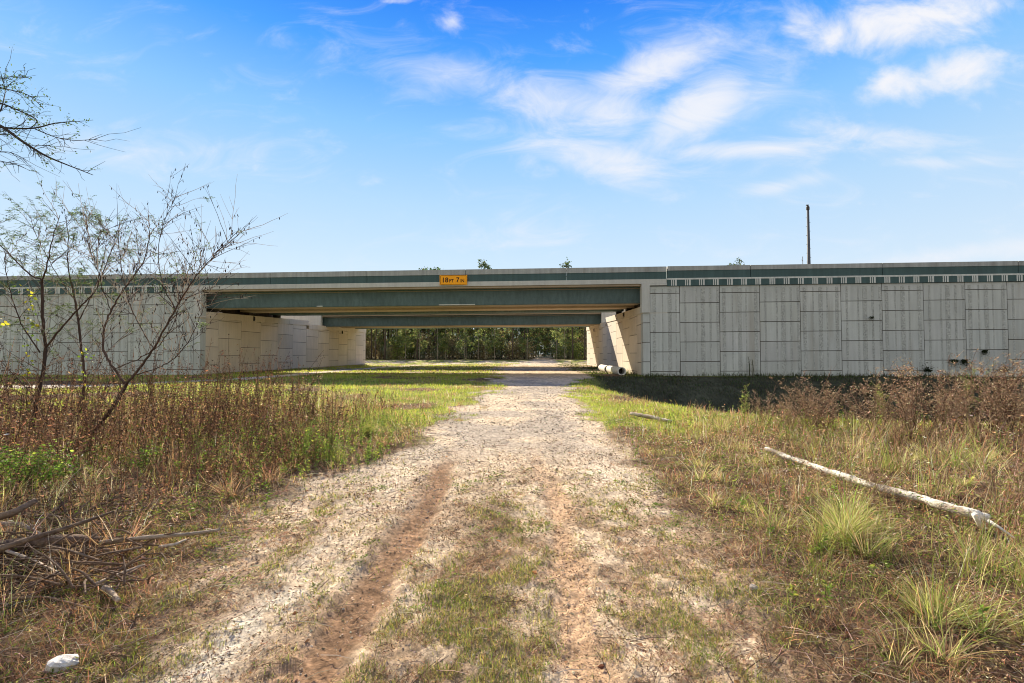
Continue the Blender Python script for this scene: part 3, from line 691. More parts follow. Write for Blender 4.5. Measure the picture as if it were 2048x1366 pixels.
for i in range(90):         # farther rows closing the view, and the flanks
    y = 142 + random.uniform(0, 14); x = -80 + i * 1.8 + random.uniform(-1, 1)
    plant(random.choice(['broad', 'broad', 'slim', 'shrub']), x, y, random.uniform(1.0, 1.25))
for i in range(7): plant('broad', gapx(160) - 7 + i * 2.3, 160 + 2 * (i % 2), 1.0)
for (px, Y, kind, s, i) in ((1135, 116, 'pine', 1.27, 0), (967, 121, 'pine', 1.285, 1), (1466, 118, 'pine', 1.285, 2), (1966, 118, 'broad', 1.84, 1), (868, 124, 'broad', 1.78, 2), (1500, 124, 'broad', 1.78, 0)):
    a, b = tang(px, 540); plant(kind, a * Y, Y, s, {1135: 'pine whose top shows highest above the middle of the parapet', 967: 'pine whose tip just clears the parapet right of the yellow sign', 1466: 'pine tip showing over the parapet just right of the bridge end', 1966: 'tree crown barely showing above the parapet at the far right', 868: 'tree crown barely showing above the parapet left of the yellow sign', 1500: 'leafy crown level with the parapet left of the steel pole'}[px], False, i)
sn = make_tree('snag', 19.5, 3); a, b = tang(1608, 600); sn.location = (a * 100, 100, 0); sn.scale = (1, 1, 1.245); tag(sn, 'bare dead treetop sticking up beside the tall steel pole', 'tree')
for k in protos:
    for i, o in enumerate(protos[k]):
        if not used[k][i]:
            plant(k, -30 + 4 * i, 128, .9, i=i)
# ==== NEAR VEGETATION ====
def polar(n, r0, r1, a0=-68, a1=68):
    r = np.exp(rng.uniform(math.log(r0), math.log(r1), n)); a = np.radians(90 - rng.uniform(a0, a1, n))
    return r * np.cos(a), r * np.sin(a), r
def edge_off(x, y):
    l = np.interp(y, YK, RL); r = np.interp(y, YK, RR); return l - x, x - r      # >0: off the track, left / right
def on_ground(x, y, dz=-.01): return np.stack([x, y, gh(x, y) + dz], 1)
nz = lambda x, y, s, seed: fbm(x, y, s, 4, seed)
TAN = [(.50, .385, .23), (.40, .28, .16), (.60, .48, .31), (.30, .20, .11), (.42, .24, .13)]
BRN = [(.24, .13, .07), (.33, .185, .10), (.42, .24, .13), (.13, .075, .045), (.44, .31, .18)]
GRN = [(.20, .27, .045), (.28, .33, .06), (.13, .19, .035), (.38, .37, .09)]
LAWN = [(.36, .45, .045), (.46, .50, .06), (.28, .37, .04), (.50, .48, .10), (.42, .37, .14)]
STRAW = [(.46, .45, .16), (.36, .39, .11), (.54, .49, .25), (.24, .31, .07)]

# --- dry thatch covering both verges
def thatch():
    mb = MB()
    x, y, r = polar(480000, .9, 24); lo, ro = edge_off(x, y); off = np.maximum(lo, ro)
    n1 = nz(x, y, 1.3, 81)
    keep = (rng.random(len(x)) < np.clip(ss(off, -.25, .5) * (.12 + 1.1 * ss(n1, .40, .54)) * (.3 + .9 * ss(nz(x, y, 5.5, 83), .40, .54)), 0, 1)) & (ditch(x, y) < .35) & (rng.random(len(x)) > .8 * green_mask(x, y)) & (y > -.5)
    x, y, r, off, lo = x[keep], y[keep], r[keep], off[keep], lo[keep]; n = len(x); n1 = nz(x, y, .9, 87)
    fac = np.clip(r / 5, .8, 3.2)
    ct = pick(TAN, n, .50); cb = pick(BRN, n, .50); mixv = ss(n1 + .14 * (lo > 0) + rng.normal(0, .10, n), .40, .58)[:, None]
    col = ct * (1 - mixv) + cb * mixv
    red = np.exp(-((x + 3.2) / 1.6) ** 2 - ((y - 2.9) / 1.3) ** 2)[:, None] * (rng.random((n, 1)) < .7); col = col * (1 - red) + pick([(.40, .19, .09), (.30, .14, .07), (.48, .27, .14), (.18, .09, .05)], n, .25) * red
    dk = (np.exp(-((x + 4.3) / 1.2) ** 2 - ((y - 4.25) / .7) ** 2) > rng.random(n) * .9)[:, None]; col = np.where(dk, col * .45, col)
    az = rng.normal(-2.2, 1.2, n)
    blades(mb, on_ground(x, y), rng.uniform(.05, .24, n) * np.clip(r / 7, .8, 1.4), az, rng.uniform(.3, 1.6, n), rng.uniform(-.3, .7, n), rng.uniform(.0022, .005, n) * fac, col, 2)
    return tag(mb.build('dry_thatch', M_dry), 'tangled brown and tan dead grass matted over both verges', 'dead grass', kind='stuff')
thatch()
# --- upright brown and tan grass, knee high
def rough_grass():
    mb = MB()
    x, y, r = polar(280000, 1.5, 20); lo, ro = edge_off(x, y); off = np.maximum(lo, ro)
    n1 = nz(x, y, .9, 91); n2 = nz(x, y, 2.4, 95)
    dens = np.where(ro > lo, ss(ro, -.1, 1.1) * ss(n1, .30, .50), ss(lo, .5, 2.0) * ss(n1, .28, .48) * (1 - .6 * ss(y, 13, 17)))
    n4 = nz(x, y, 6, 97); dens = dens * (1 - ss(ditch(x, y), .1, .4)) * ss(n2, .36, .52) * (.25 + .85 * ss(n4, .42, .54))
    keep = rng.random(len(x)) < dens
    x, y, r, lo, ro = x[keep], y[keep], r[keep], lo[keep], ro[keep]; n = len(x)
    n3 = nz(x, y, .7, 99); gfrac = (ss(n3, .52, .60) * .75 + .08) * np.where((x < -4) & (y < 9), .35, 1)
    gi = rng.random(n) < gfrac
    col = np.where(gi[:, None], pick(GRN + STRAW[:2], n, .22), np.where(((nz(x, y, 1.7, 98) + rng.normal(0, .06, n)) < .5)[:, None], pick(BRN, n, .48), pick(TAN, n, .42)))
    h = rng.uniform(.08, .34, n) * (.55 + 1.3 * ss(nz(x, y, 2.0, 96), .38, .62)) * np.clip(.42 + np.maximum(lo, ro) * .25, .4, 1.2) * (1 - .45 * ss(y, 8.5, 10.5) * (x > 2))
    blades(mb, on_ground(x, y), h, rng.normal(-.6, 1.6, n), np.abs(rng.normal(.25, .28, n)), rng.uniform(-.2, .9, n), rng.uniform(.0025, .005, n) * np.clip(r / 5, .8, 2.6), col, 3)
    return tag(mb.build('rough_grass', M_dry), 'knee high brown, tan and green rough grass standing on both verges', 'grass', kind='stuff')
rough_grass()
# --- bright lawn-like grass behind the weeds
def lawn():
    mb = MB()
    x, y, r = polar(420000, 7.5, 80, -56, 56)
    n1 = nz(x, y, 1.0, 101)
    keep = (rng.random(len(x)) < green_mask(x, y) * (.35 + .8 * ss(n1, .35, .5)) * np.where((x > 5) & (y > np.interp(x, CRX, CRY) + 1), .5 + .5 * ss(n1, .4, .6), 1)) & ~((y > 34) & (((x > 10.5) & (y > 35.8 - .045 * x)) | (x < -26.5)))
    x, y, r = x[keep], y[keep], r[keep]; n = len(x)
    br_ = (nz(x, y, .8, 107) > .60)[:, None] & (rng.random((n, 1)) < .7)
    m2 = nz(x, y, .5, 105)[:, None]; col = pick(LAWN, n, .2); dk = pick(GRN, n, .2); col = np.where(m2 < .42, dk, col); col = np.where(br_, pick(TAN + BRN[:3], n, .25), col)
    dd = ((x > 4.2) & (y > np.interp(x, CRX, CRY) + .7) & (rng.random(n) < ss(x, 3.8, 7)))[:, None]; col = np.where(dd, pick([(.06, .095, .025), (.085, .10, .03), (.09, .07, .04), (.04, .06, .018)], n, .35), col)  # ditch grass coloured dark, deepening the shade there
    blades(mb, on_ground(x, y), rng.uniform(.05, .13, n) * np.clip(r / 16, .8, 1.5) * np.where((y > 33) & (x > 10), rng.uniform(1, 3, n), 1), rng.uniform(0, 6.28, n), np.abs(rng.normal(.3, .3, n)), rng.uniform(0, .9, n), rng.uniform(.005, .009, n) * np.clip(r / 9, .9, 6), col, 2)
    return tag(mb.build('short_grass', M_veg), 'bright yellow-green short grass either side of the track before the bridge', 'grass', kind='stuff')
lawn()
# --- creeping grass in the track's crown and among the ruts
def creeping():
    mb = MB()
    x, y, r = polar(700000, 1.35, 11, -52, 52)
    lo, ro = edge_off(x, y); inside = 1 - ss(np.maximum(lo, ro), .5, 1.6)
    n1 = nz(x, y, 1.5, 111); n2 = nz(x, y, 6, 115)
    cen = .9 * np.exp(-((x + .24 - .16 * np.sin(y * 1.7)) / .36) ** 2) * (1 - ss(y, 4.3, 6.0))
    cen2 = np.exp(-((x - .05 - .1 * np.sin(2 * y + 1)) / .5) ** 2) * (1 - ss(y, 3.8, 5.2)) * .6
    sideR = ss(x, .65, 1.0) * (1 - ss(y, 5, 8)) * .40; sideL = (1 - ss(x, -2.1, -1.7)) * (1 - ss(y, 4.2, 6)) * .8
    base = .34 * (1 - ss(y, 4.5, 9))
    dens = np.clip(np.maximum.reduce([cen, cen2, sideR, sideL]) * ss(n1 * .4 + n2 * .6, .40, .58) + base * ss(n2, .44, .56), 0, 1) * inside * (1 - .93 * rutL(x, y)) * (1 - .85 * rutR(x, y))
    k = rng.random(len(x)) < dens; x, y, r = x[k], y[k], r[k]; n = len(x)
    g = nz(x, y, 3.0, 119); gi = rng.random(n) < .9 * ss(g + .03 + .10 * np.exp(-((x + .15) / .35) ** 2), .40, .62)
    col = np.where(gi[:, None], pick([(.20, .25, .04), (.30, .32, .055), (.13, .17, .035), (.42, .36, .10), (.40, .28, .12)], n, .25), pick(TAN + BRN[1:3], n, .3))
    h = np.where(gi, rng.uniform(.015, .055, n), rng.uniform(.02, .08, n))
    blades(mb, on_ground(x, y, -.004), h, rng.uniform(0, 6.28, n), np.where(gi, np.abs(rng.normal(.6, .4, n)), rng.uniform(.8, 1.6, n)), rng.uniform(-.2, .8, n), rng.uniform(.0022, .0045, n) * np.clip(r / 3.2, .9, 2.2), col, 2)
    return tag(mb.build('creeping_grass', M_veg), 'patchy low green and straw grass creeping between the wheel ruts', 'grass', kind='stuff')
creeping()
def rosettes():
    mb = MB(); x, y, r = polar(16000, 1.4, 9, -54, 54); lo, ro = edge_off(x, y); n1 = nz(x, y, 1.6, 161); n2 = nz(x, y, 5, 163)
    d_ = .30 * ss(n1 * .5 + n2 * .5, .42, .56) + .5 * np.exp(-((x + .2) / .45) ** 2) * (1 - ss(y, 4.2, 5.6)) * ss(n2, .4, .55) + .35 * ss(np.maximum(lo, ro), -.5, .2)
    k = (rng.random(len(x)) < d_) & (rutL(x, y) < .3) & (rutR(x, y) < .4) & ((y < 6.5) | (np.maximum(lo, ro) > -.2)); x, y, r = x[k], y[k], r[k]; n = len(x); m = 9
    g_ = (nz(x, y, 2.2, 165) + rng.normal(0, .06, n)) > .52
    c = np.where(g_[:, None], pick([(.17, .23, .04), (.24, .29, .055), (.11, .16, .03)], n, .2), pick([(.20, .12, .07), (.30, .19, .11), (.12, .075, .045), (.44, .33, .20)], n, .25))
    a = rng.uniform(0, 6.28, (n, m)); rad_ = np.abs(rng.normal(0, .022, (n, m))) * np.clip(r / 3, .8, 1.6)[:, None]
    p = on_ground(x, y, .006)[:, None] + np.stack([rad_ * np.cos(a), rad_ * np.sin(a), rng.uniform(0, .012, (n, m))], 2)
    d = np.stack([np.cos(a), np.sin(a), rng.uniform(-.1, .7, (n, m))], 2); sz = np.repeat(np.clip(r / 3, .8, 1.8), m)
    leaves(mb, p.reshape(-1, 3), d.reshape(-1, 3), rdir(n * m, .5, 1), rng.uniform(.010, .026, n * m) * sz, rng.uniform(.004, .010, n * m) * sz, np.repeat(c, m, 0) * rng.lognormal(0, .2, (n * m, 1)), .3)
    return tag(mb.build('ground_weeds', M_veg), 'tiny creeping weeds and withered leaves dotting the sandy track', 'weeds', kind='stuff')
rosettes()
# --- pebbles, crumbs of soil, leaf litter
def pebbles():
    mb = MB(); x, y, r = polar(110000, 1.4, 26, -45, 45); rm = road_mask(x, y); n1 = nz(x, y, 1.2, 121)
    k = rng.random(len(x)) < rm * (.15 + .85 * ss(n1, .36, .52)) * ss(y, 2, 6) + .12 * rm
    x, y, r = x[k], y[k], r[k]; n = len(x)
    oc = np.array([(1, 0, 0), (-1, 0, 0), (0, 1, 0), (0, -1, 0), (0, 0, 1), (0, 0, -1)], float); of = [(0, 2, 4), (2, 1, 4), (1, 3, 4), (3, 0, 4), (2, 0, 5), (1, 2, 5), (3, 1, 5), (0, 3, 5)]
    s = np.minimum(rng.lognormal(0, .48, n), 2.6) * .0062 * np.clip(r / 6, .7, 2.6)
    V = oc[None] * rng.uniform(.6, 1.4, (n, 6, 1)) * s[:, None, None] * np.array([1, 1, .65]); a = rng.uniform(0, 6.28, n); c, sn_ = np.cos(a)[:, None], np.sin(a)[:, None]
    V = np.stack([V[..., 0] * c - V[..., 1] * sn_, V[..., 0] * sn_ + V[..., 1] * c, V[..., 2]], 2) + on_ground(x, y, .001)[:, None]
    F_ = np.array(of)[None] + (np.arange(n) * 6)[:, None, None]
    mb.add(V.reshape(-1, 3), F_.reshape(-1, 3), np.repeat(pick([(.26, .20, .14), (.42, .34, .25), (.14, .10, .065), (.55, .46, .34), (.30, .20, .13), (.36, .29, .21)], n, .25), 6, 0))
    return tag(mb.build('gravel', M_stone), 'small loose gravel and crumbs of earth strewn along the track', 'gravel', kind='stuff')
pebbles()
def litter():
    mb = MB(); x, y, r = polar(26000, 1.5, 12); lo, ro = edge_off(x, y); n1 = nz(x, y, 1.0, 131)
    k = rng.random(len(x)) < np.clip(ss(np.maximum(lo, ro), -.1, .6) * (.15 + ss(n1, .46, .6)) + .015, 0, 1)
    x, y, r = x[k], y[k], r[k]; n = len(x); p = on_ground(x, y, .012); d = rdir(n, -.25, .35)
    leaves(mb, p, d, rdir(n, .3, 1), rng.uniform(.02, .06, n), rng.uniform(.012, .035, n), pick([(.24, .14, .08), (.34, .22, .13), (.16, .09, .05), (.42, .33, .24), (.40, .20, .09)], n, .3), .35)
    # bits of stem lying flat
    x, y, r = polar(16000, 1.5, 13); lo, ro = edge_off(x, y); k = rng.random(len(x)) < np.clip(ss(np.maximum(lo, ro), -.6, .4) * .9 + .10, 0, 1); x, y, r = x[k], y[k], r[k]; n = len(x)
    a = rng.normal(.7, .9, n); ln = rng.uniform(.05, .30, n); b0 = on_ground(x, y, .01); x2, y2 = x + np.cos(a) * ln, y + np.sin(a) * ln; b1_ = np.stack([x2, y2, gh(x2, y2) + rng.uniform(.005, .04, n)], 1)
    rr = rng.uniform(.0012, .0035, n) * np.clip(r / 5, .8, 2)
    tubes(mb, np.stack([b0, (b0 + b1_) / 2 + [0, 0, .01], b1_], 1), np.stack([rr, rr * .9, rr * .5], 1), 3, pick([(.40, .30, .20), (.22, .14, .09), (.55, .46, .34), (.12, .08, .055)], n, .25), cap=False)
    return tag(mb.build('leaf_litter', M_dry), 'fallen brown leaves, needles and broken stems scattered over the verges', 'leaf litter', kind='stuff')
litter()
# --- left: field of dead stalks with dark seed heads
def stalks():
    mb = MB(); x, y, r = polar(33000, 4.6, 17, -68, 10); n1 = nz(x, y, .6, 141)
    lim = np.interp(y, [4, 5.5, 7, 9, 12, 17], [-4.4, -3.7, -3.2, -2.9, -3.4, -5.0])
    k = (x < lim + (n1 - .5) * 1.6) & (rng.random(len(x)) < .42 * (.15 + .85 * ss(n1, .36, .56)) * (.22 + .78 * ss(y, 5, 7.5)) * (1 - .8 * ss(y, 10.5, 13.5)))
    x, y, r = x[k], y[k], r[k]; n = len(x)
    h = rng.uniform(.30, 1.0, n) * (.74 + .72 * ss(lim[k] - x, 0, 3.5)) * (.6 + .85 * nz(x, y, .9, 143)) * (.55 + .45 * ss(y, 4.5, 7.5)) * rng.choice([1, 1, 1.15, 1.35], n)
    lean = rng.normal(0, .20, (n, 2)) + [.03, 0]; t = np.linspace(0, 1, 5)
    bow = rng.normal(0, .05, (n, 2)); P = on_ground(x, y)[:, None] + np.concatenate([(lean[:, None] * t[None, :, None] + bow[:, None] * (t * (1 - t))[None, :, None] * 2) * h[:, None, None], (t[None] * h[:, None])[..., None]], 2)
    c = pick([(.14, .085, .05), (.24, .15, .09), (.36, .25, .16), (.10, .06, .04)], n, .25); r0 = rng.uniform(.0022, .0042, n) * np.clip(r / 7, .9, 1.7)
    tubes(mb, P, r0[:, None] * np.linspace(1, .45, 5)[None], 3, c, cap=False)
    # seed heads and shrivelled leaves
    for cnt, f0, f1, sz, pal in ((17, .5, 1.0, .030, [(.09, .05, .035), (.16, .085, .05), (.05, .03, .022)]), (9, .12, .7, .042, [(.34, .19, .10), (.46, .26, .14), (.22, .12, .06)])):
        f = rng.uniform(f0, f1, (n, cnt)); i0 = np.clip((f * 4).astype(int), 0, 3); fr = (f * 4 - i0)[..., None]; ar = np.arange(n)[:, None]
        pt = (P[ar, i0] * (1 - fr) + P[ar, i0 + 1] * fr).reshape(-1, 3); m = len(pt); sc = np.repeat(np.clip(r / 8, .9, 1.5), cnt)
        keep = rng.random(m) < .75; pt = pt[keep]; sc = sc[keep]; m = len(pt)
        leaves(mb, pt + rng.normal(0, .009, (m, 3)), rdir(m, -.9, .6), rdir(m), rng.uniform(.5, 1.6, m) * sz * sc, rng.uniform(.25, .6, m) * sz * sc, pick(pal, m, .3), .3)
    return tag(mb.build('dead_stalks', M_dry), 'dense stand of dead brown stalks with dark seed heads around the saplings', 'dead weeds', kind='stuff')
stalks()
# --- green leafy forbs mixed in the left verge and right verge
def shrivelled():
    mb = MB(); x, y, r = polar(390000, 1.4, 17); lo, ro = edge_off(x, y); off = np.maximum(lo, ro); n1 = nz(x, y, 1.1, 171); n2 = nz(x, y, 3.4, 173)
    hm = np.where(lo > ro, .10 + .42 * ss(lo, 1.0, 3.5) * ss(y, 3.5, 7), .08 + .30 * ss(ro, .8, 3) * (1 - .4 * ss(y, 8, 10)))
    k = (rng.random(len(x)) < ss(off, -.1, .9) * (.08 + .92 * ss(n1, .42, .56)) * (.15 + .85 * ss(n2, .43, .55)) * (1 - .85 * green_mask(x, y))) & (ditch(x, y) < .2); x, y, r, hm, lo = x[k], y[k], r[k], hm[k], lo[k]; n = len(x)
    z = np.minimum(rng.exponential(1, n) * .42, 1.6) * hm; p = on_ground(x, y, .01); p[:, 2] += z; sc = np.clip(r / 5, .75, 2.4)
    c = pick([(.60, .42, .24), (.52, .30, .16), (.34, .19, .10), (.66, .52, .34), (.20, .11, .06), (.11, .065, .04)], n, .42); g_ = (rng.random(n) < .05 + .7 * ss(nz(x, y, .8, 175), .55, .62))[:, None]; c = np.where(g_, pick(GRN + STRAW[1:2], n, .2), c)
    leaves(mb, p, rdir(n, -.7, .7), rdir(n), rng.uniform(.014, .042, n) * sc, rng.uniform(.004, .012, n) * sc, c, .35)
    return tag(mb.build('shrivelled_leaves', M_dry), 'curled tan and rusty leaves caught among the standing weeds of both verges', 'dead leaves', kind='stuff')
shrivelled()
def crumbs():
    mb = MB(); x, y, r = polar(90000, 1.35, 9, -50, 50); lo, ro = edge_off(x, y); n1 = nz(x, y, 2.4, 181)
    k = (np.maximum(lo, ro) < .6) & (rng.random(len(x)) < .10 + .75 * ss(n1, .42, .58)) & (rutL(x, y) < .5); x, y, r = x[k], y[k], r[k]; n = len(x)
    leaves(mb, on_ground(x, y, .008), rdir(n, -.2, .5), rdir(n, .1, 1), rng.uniform(.006, .020, n) * np.clip(r / 3, .8, 1.8), rng.uniform(.003, .008, n) * np.clip(r / 3, .8, 1.8), pick([(.16, .10, .06), (.10, .065, .04), (.30, .20, .12), (.50, .38, .24)], n, .3), .5)
    return tag(mb.build('plant_crumbs', M_dry), 'dark bits of dead plant sprinkled over the sand of the near track', 'plant debris', kind='stuff')
crumbs()
def forbs():
    mb = MB()
    spots = []
    for (cx_, cy_, sx, sy, n, h) in ((-3.7, 7.6, .9, .8, 330, .42), (-4.6, 9.2, 1.6, 1.0, 90, .45), (-2.7, 6.4, .5, .7, 50, .25), (-6.3, 6.9, 1.0, .7, 26, .35), (-6.0, 5.6, .35, .4, 70, .40), (-3.3, 10.3, .9, .8, 110, .4), (-2.2, 7.4, .4, .6, 70, .16), (-5.6, 8.0, .8, .6, 60, .5), (2.9, 9.2, .6, 1.8, 40, .22), (4.6, 10.5, 1.2, .7, 60, .30), (5.0, 8.6, .5, .5, 24, .4), (2.9, 5.2, .5, 1.2, 26, .22), (6.5, 9.5, 1.6, .5, 50, .42), (2.3, 3.8, .3, .8, 14, .12)):
        for i in range(n): spots.append((rng.normal(cx_, sx), rng.normal(cy_, sy), h * rng.uniform(.5, 1.3)))
    for (x, y, h) in spots:
        if y < 1.6 or road_mask(x, y) > .6: continue
        p = np.array([x, y, float(gh(x, y))]); tip = p + np.array([rng.normal(0, .22 * h), rng.normal(0, .22 * h), h]); mid = (p + tip) / 2 + rng.normal(0, .05 * h, 3)
        tubes(mb, [p, mid, tip], [.003, .0025, .0012], 3, (.16, .17, .06), cap=False)
        m = int(14 + 26 * h); f = rng.uniform(.2, 1, m)[:, None]; pt = p * (1 - f) + tip * f
        g = rng.random(); pal = [(.20, .28, .045), (.14, .22, .035)] if g < .7 else [(.36, .38, .07), (.26, .31, .06)]
        leaves(mb, pt, rdir(m, -.2, .8), rdir(m, .2, 1), rng.uniform(.02, .05, m), rng.uniform(.010, .022, m), pick(pal, m, .22), .2)
    return tag(mb.build('leafy_forbs', M_veg), 'fresh green leafy weeds growing up through the dead grass', 'weeds', kind='stuff')
forbs()

def clump(x, y, n, h, w_, lab):
    z = float(gh(x, y)); lf = MB(); st = MB(); root = empty('leafy_shrub', (x, y, z)); tag(root, lab, 'shrub')
    tips = []
    for i in range(14):
        a = rng.uniform(0, 6.28); e = np.array([math.cos(a) * w_ * rng.uniform(.2, 1), math.sin(a) * w_ * rng.uniform(.2, 1), h * rng.uniform(.5, 1)]); tubes(st, [(0, 0, -.02), e * [.4, .4, .6], e], [.006, .004, .002], 3, (.14, .13, .06)); tips.append(e)
    k = rng.integers(0, 14, n); f = rng.uniform(.35, 1.08, n)[:, None]; p = np.array(tips)[k] * f + rng.normal(0, .035, (n, 3)); p[:, 2] = np.maximum(p[:, 2], .01)
    leaves(lf, p, rdir(n, -.3, .6), rdir(n, .2, 1), rng.uniform(.03, .06, n), rng.uniform(.015, .03, n), pick([(.17, .30, .04), (.12, .22, .03), (.28, .38, .06)], n, .3), .2)
    o = st.build('stems', M_bark); o.parent = root; o = lf.build('leaves', M_veg); o.parent = root
clump(-5.95, 5.7, 900, .55, .45, 'bright green leafy clump at the left edge behind the brush heap')
clump(-5.3, 6.6, 300, .4, .3, 'smaller green leafy clump right of the bright one at the left edge')
clump(-3.25, 7.5, 420, .35, .5, 'dense dark green leafy clump beside the bare sandy patch left of the track')
# --- individual grass tufts
def tuft(x, y, n, h, spread, pal, lab, width=.005, leanaz=None):
    r = np.hypot(x, y); z = float(gh(x, y)); mb = MB()
    nc = max(3, int(spread * 12)); ca_ = rng.uniform(0, 6.28, nc); cd_ = np.abs(rng.normal(0, spread * .42, nc)); cd_[0] = 0; kk = rng.integers(0, nc, n)
    a = rng.uniform(0, 6.28, n); d = np.abs(rng.normal(0, .05, n)); bx_ = x + cd_[kk] * np.cos(ca_[kk]) + d * np.cos(a); by_ = y + cd_[kk] * np.sin(ca_[kk]) + d * np.sin(a); b = np.stack([bx_, by_, gh(bx_, by_) - .01], 1)
    d = rng.uniform(0, spread * .5, n); hk = rng.uniform(.55, 1.15, nc)[kk]
    az = a + rng.normal(0, .5, n) if leanaz is None else rng.normal(leanaz, .8, n)
    ln = np.abs(rng.normal(.40, .40, n)) + d / spread * .5
    col = pick(pal, n, .22); tipc = np.clip(col * 1.25 + np.array([.06, .03, 0]), 0, .8)
    blades(mb, b, rng.uniform(.35, 1.1, n) * h * hk, az, ln, rng.uniform(.1, 1.0, n), rng.uniform(.6, 1.3, n) * width, col, 4, tipc)
    return tag(mb.build('grass_tuft', M_veg, origin=(x, y, z)), lab, 'grass tuft')
MIXT = STRAW + STRAW + GRN[1:3] + TAN[:2] + BRN[1:2]
tuft(3.0, 4.15, 900, .52, .80, MIXT, 'largest yellow-green grass tuft, spreading below the middle of the white log', .0050, None)
tuft(2.72, 2.95, 520, .46, .55, MIXT + GRN[:2], 'spreading green-based tuft nearest the lower right corner', .0042, None)
tuft(3.9, 3.35, 420, .50, .55, MIXT, 'thin straw tuft beyond the near broken end of the white log', .0045, None)
tuft(-3.05, 9.3, 460, .55, .38, [(.22, .27, .05), (.30, .31, .08), (.36, .33, .12)], 'tall bright tuft at the left edge of the track before the lawn', .008, .3)
tuft(-2.35, 8.4, 260, .28, .3, [(.40, .24, .12), (.46, .30, .16), (.32, .20, .10)], 'low rusty brown tuft bordering the track on the left', .008)
tuft(-2.9, 7.3, 240, .34, .3, GRN, 'dark green tuft beside the left bare sandy patch', .006)
tuft(6.4, 6.6, 460, .50, .6, MIXT + GRN[:2], 'green tuft behind the white log near the right frame edge', .006, None)
tuft(4.4, 9.6, 260, .40, .6, MIXT, 'pale upright tuft beyond the far end of the white log', .008)

tr_ = np.random.default_rng(77)
for i in range(22):
    x_, y_ = tr_.uniform(2.0, 6.5), tr_.uniform(2.4, 8.2)
    if edge_off(x_, y_)[1] < .4: continue
    o_ = tuft(x_, y_, 150, tr_.uniform(.22, .42), tr_.uniform(.2, .5), MIXT + TAN, 'small mixed straw and green tuft in the dry grass around the white log', .0035 + .0006 * y_); o_['group'] = 'small tufts in the dry grass on the right'
for i in range(16):
    x_, y_ = tr_.uniform(-6.0, -2.6), tr_.uniform(3.2, 7.5)
    if edge_off(x_, y_)[0] < .5: continue
    o_ = tuft(x_, y_, 150, tr_.uniform(.22, .5), tr_.uniform(.2, .5), TAN + BRN + BRN, 'small rusty brown tuft in the dead grass around the brush heap', .0035 + .0006 * y_); o_['group'] = 'small tufts in the dead grass on the left'
# --- right: individual dead weeds at the lip of the ditch
def dead_weed(seed, h, green=False, spread=1.0):
    root = empty('leafy_weed' if green else 'dead_weed'); mb = MB(); lf = MB()
    stems = rng.integers(3, 6)
    for s in range(stems):
        a = rng.uniform(0, 6.28); ln = h * rng.uniform(.65, 1.0); lean = rng.uniform(.05, .38) * spread
        t = np.linspace(0, 1, 6); P = np.stack([np.cos(a) * lean * ln * t ** 1.3, np.sin(a) * lean * ln * t ** 1.3, ln * t * (1 - .12 * lean * t)], 1) + np.cumsum(rng.normal(0, .012, (6, 3)), 0); P[0] = (0, 0, -.03)
        c = pick([(.20, .13, .085), (.30, .20, .13), (.14, .09, .06)] if not green else [(.24, .24, .08)], 1, .15)[0]
        tubes(mb, P, np.linspace(.0065, .002, 6), 4, c, cap=False)
        for b in range(rng.integers(9, 15)):
            f = rng.uniform(.25, 1) ; i0 = min(int(f * 5), 4); p = P[i0] + (P[min(i0 + 1, 5)] - P[i0]) * (f * 5 - i0)
            ba = rng.uniform(0, 6.28); bl_ = h * rng.uniform(.08, .26) * (1.2 - f * .6); e = p + np.array([math.cos(ba) * bl_ * .6, math.sin(ba) * bl_ * .6, bl_ * rng.uniform(.35, 1.0)])
            m_ = (p + e) / 2 + rng.normal(0, .02, 3); tubes(mb, [p, m_, e], [.003, .0022, .0012], 3, c * rng.uniform(.8, 1.4), cap=False)
            m = 9; ff = rng.uniform(.25, 1.05, m)[:, None]; q = p * (1 - ff) + e * ff
            pal = [(.46, .32, .19), (.32, .20, .12), (.56, .43, .28), (.18, .11, .07)] if not green else [(.26, .32, .07), (.36, .38, .10)]
            leaves(lf, q + rng.normal(0, .010, (m, 3)), rdir(m, -.3, .9), rdir(m), rng.uniform(.018, .05, m), rng.uniform(.006, .016, m), pick(pal, m, .3), .3)
    o = mb.build('stems', M_dry); o.parent = root; o = lf.build('leaves' if green else 'seed_heads', M_veg if green else M_dry); o.parent = root; o['kind'] = 'stuff'
    return root
wp = [dead_weed(i, 1.0 + .08 * i, spread=rng.uniform(.8, 1.9)) for i in range(9)]; wused = [0] * 9
random.seed(5)
wspots = []
for i in range(185):
    t = random.random(); x = 5.6 + 10.5 * t ** 1.1; y = random.uniform(8.6, 10.8) if i % 3 else random.uniform(7.2, 9.5)
    if x < 6.6 and y < 9: continue
    wspots.append((x, y, random.uniform(.60, 1.05) * (.72 + .50 * min(1, (x - 5.5) / 4)) * (1.0 if y > 8.6 else .62)))
for i in range(26): wspots.append((random.uniform(3.6, 9.5), random.uniform(4.5, 7.5), random.uniform(.30, .55)))
for n_, (x, y, s) in enumerate(wspots):
    i = n_ % 9; o = wp[i] if not wused[i] else copy_tree(wp[i]); wused[i] = 1
    o.location = (x, y, float(gh(x, y)) - .02); o.rotation_euler = (0, 0, random.uniform(0, 6.28)); o.scale = (s, s, s)
    o.rotation_euler = (random.gauss(0, .17), random.gauss(0, .17), random.uniform(0, 6.28)); o.scale = (s * random.uniform(.8, 1.5), s * random.uniform(.8, 1.5), s)
    tag(o, 'dead brown weed with dry seed heads in the thicket beside the ditch', 'weed', 'dead weeds in the thicket beside the ditch')
gw = dead_weed(9, 1.5, True, .5); gw.location = (10.35, 10.2, float(gh(10.35, 10.2))); tag(gw, 'tall yellow-green leafy weed standing above the brown thicket on the right', 'weed')
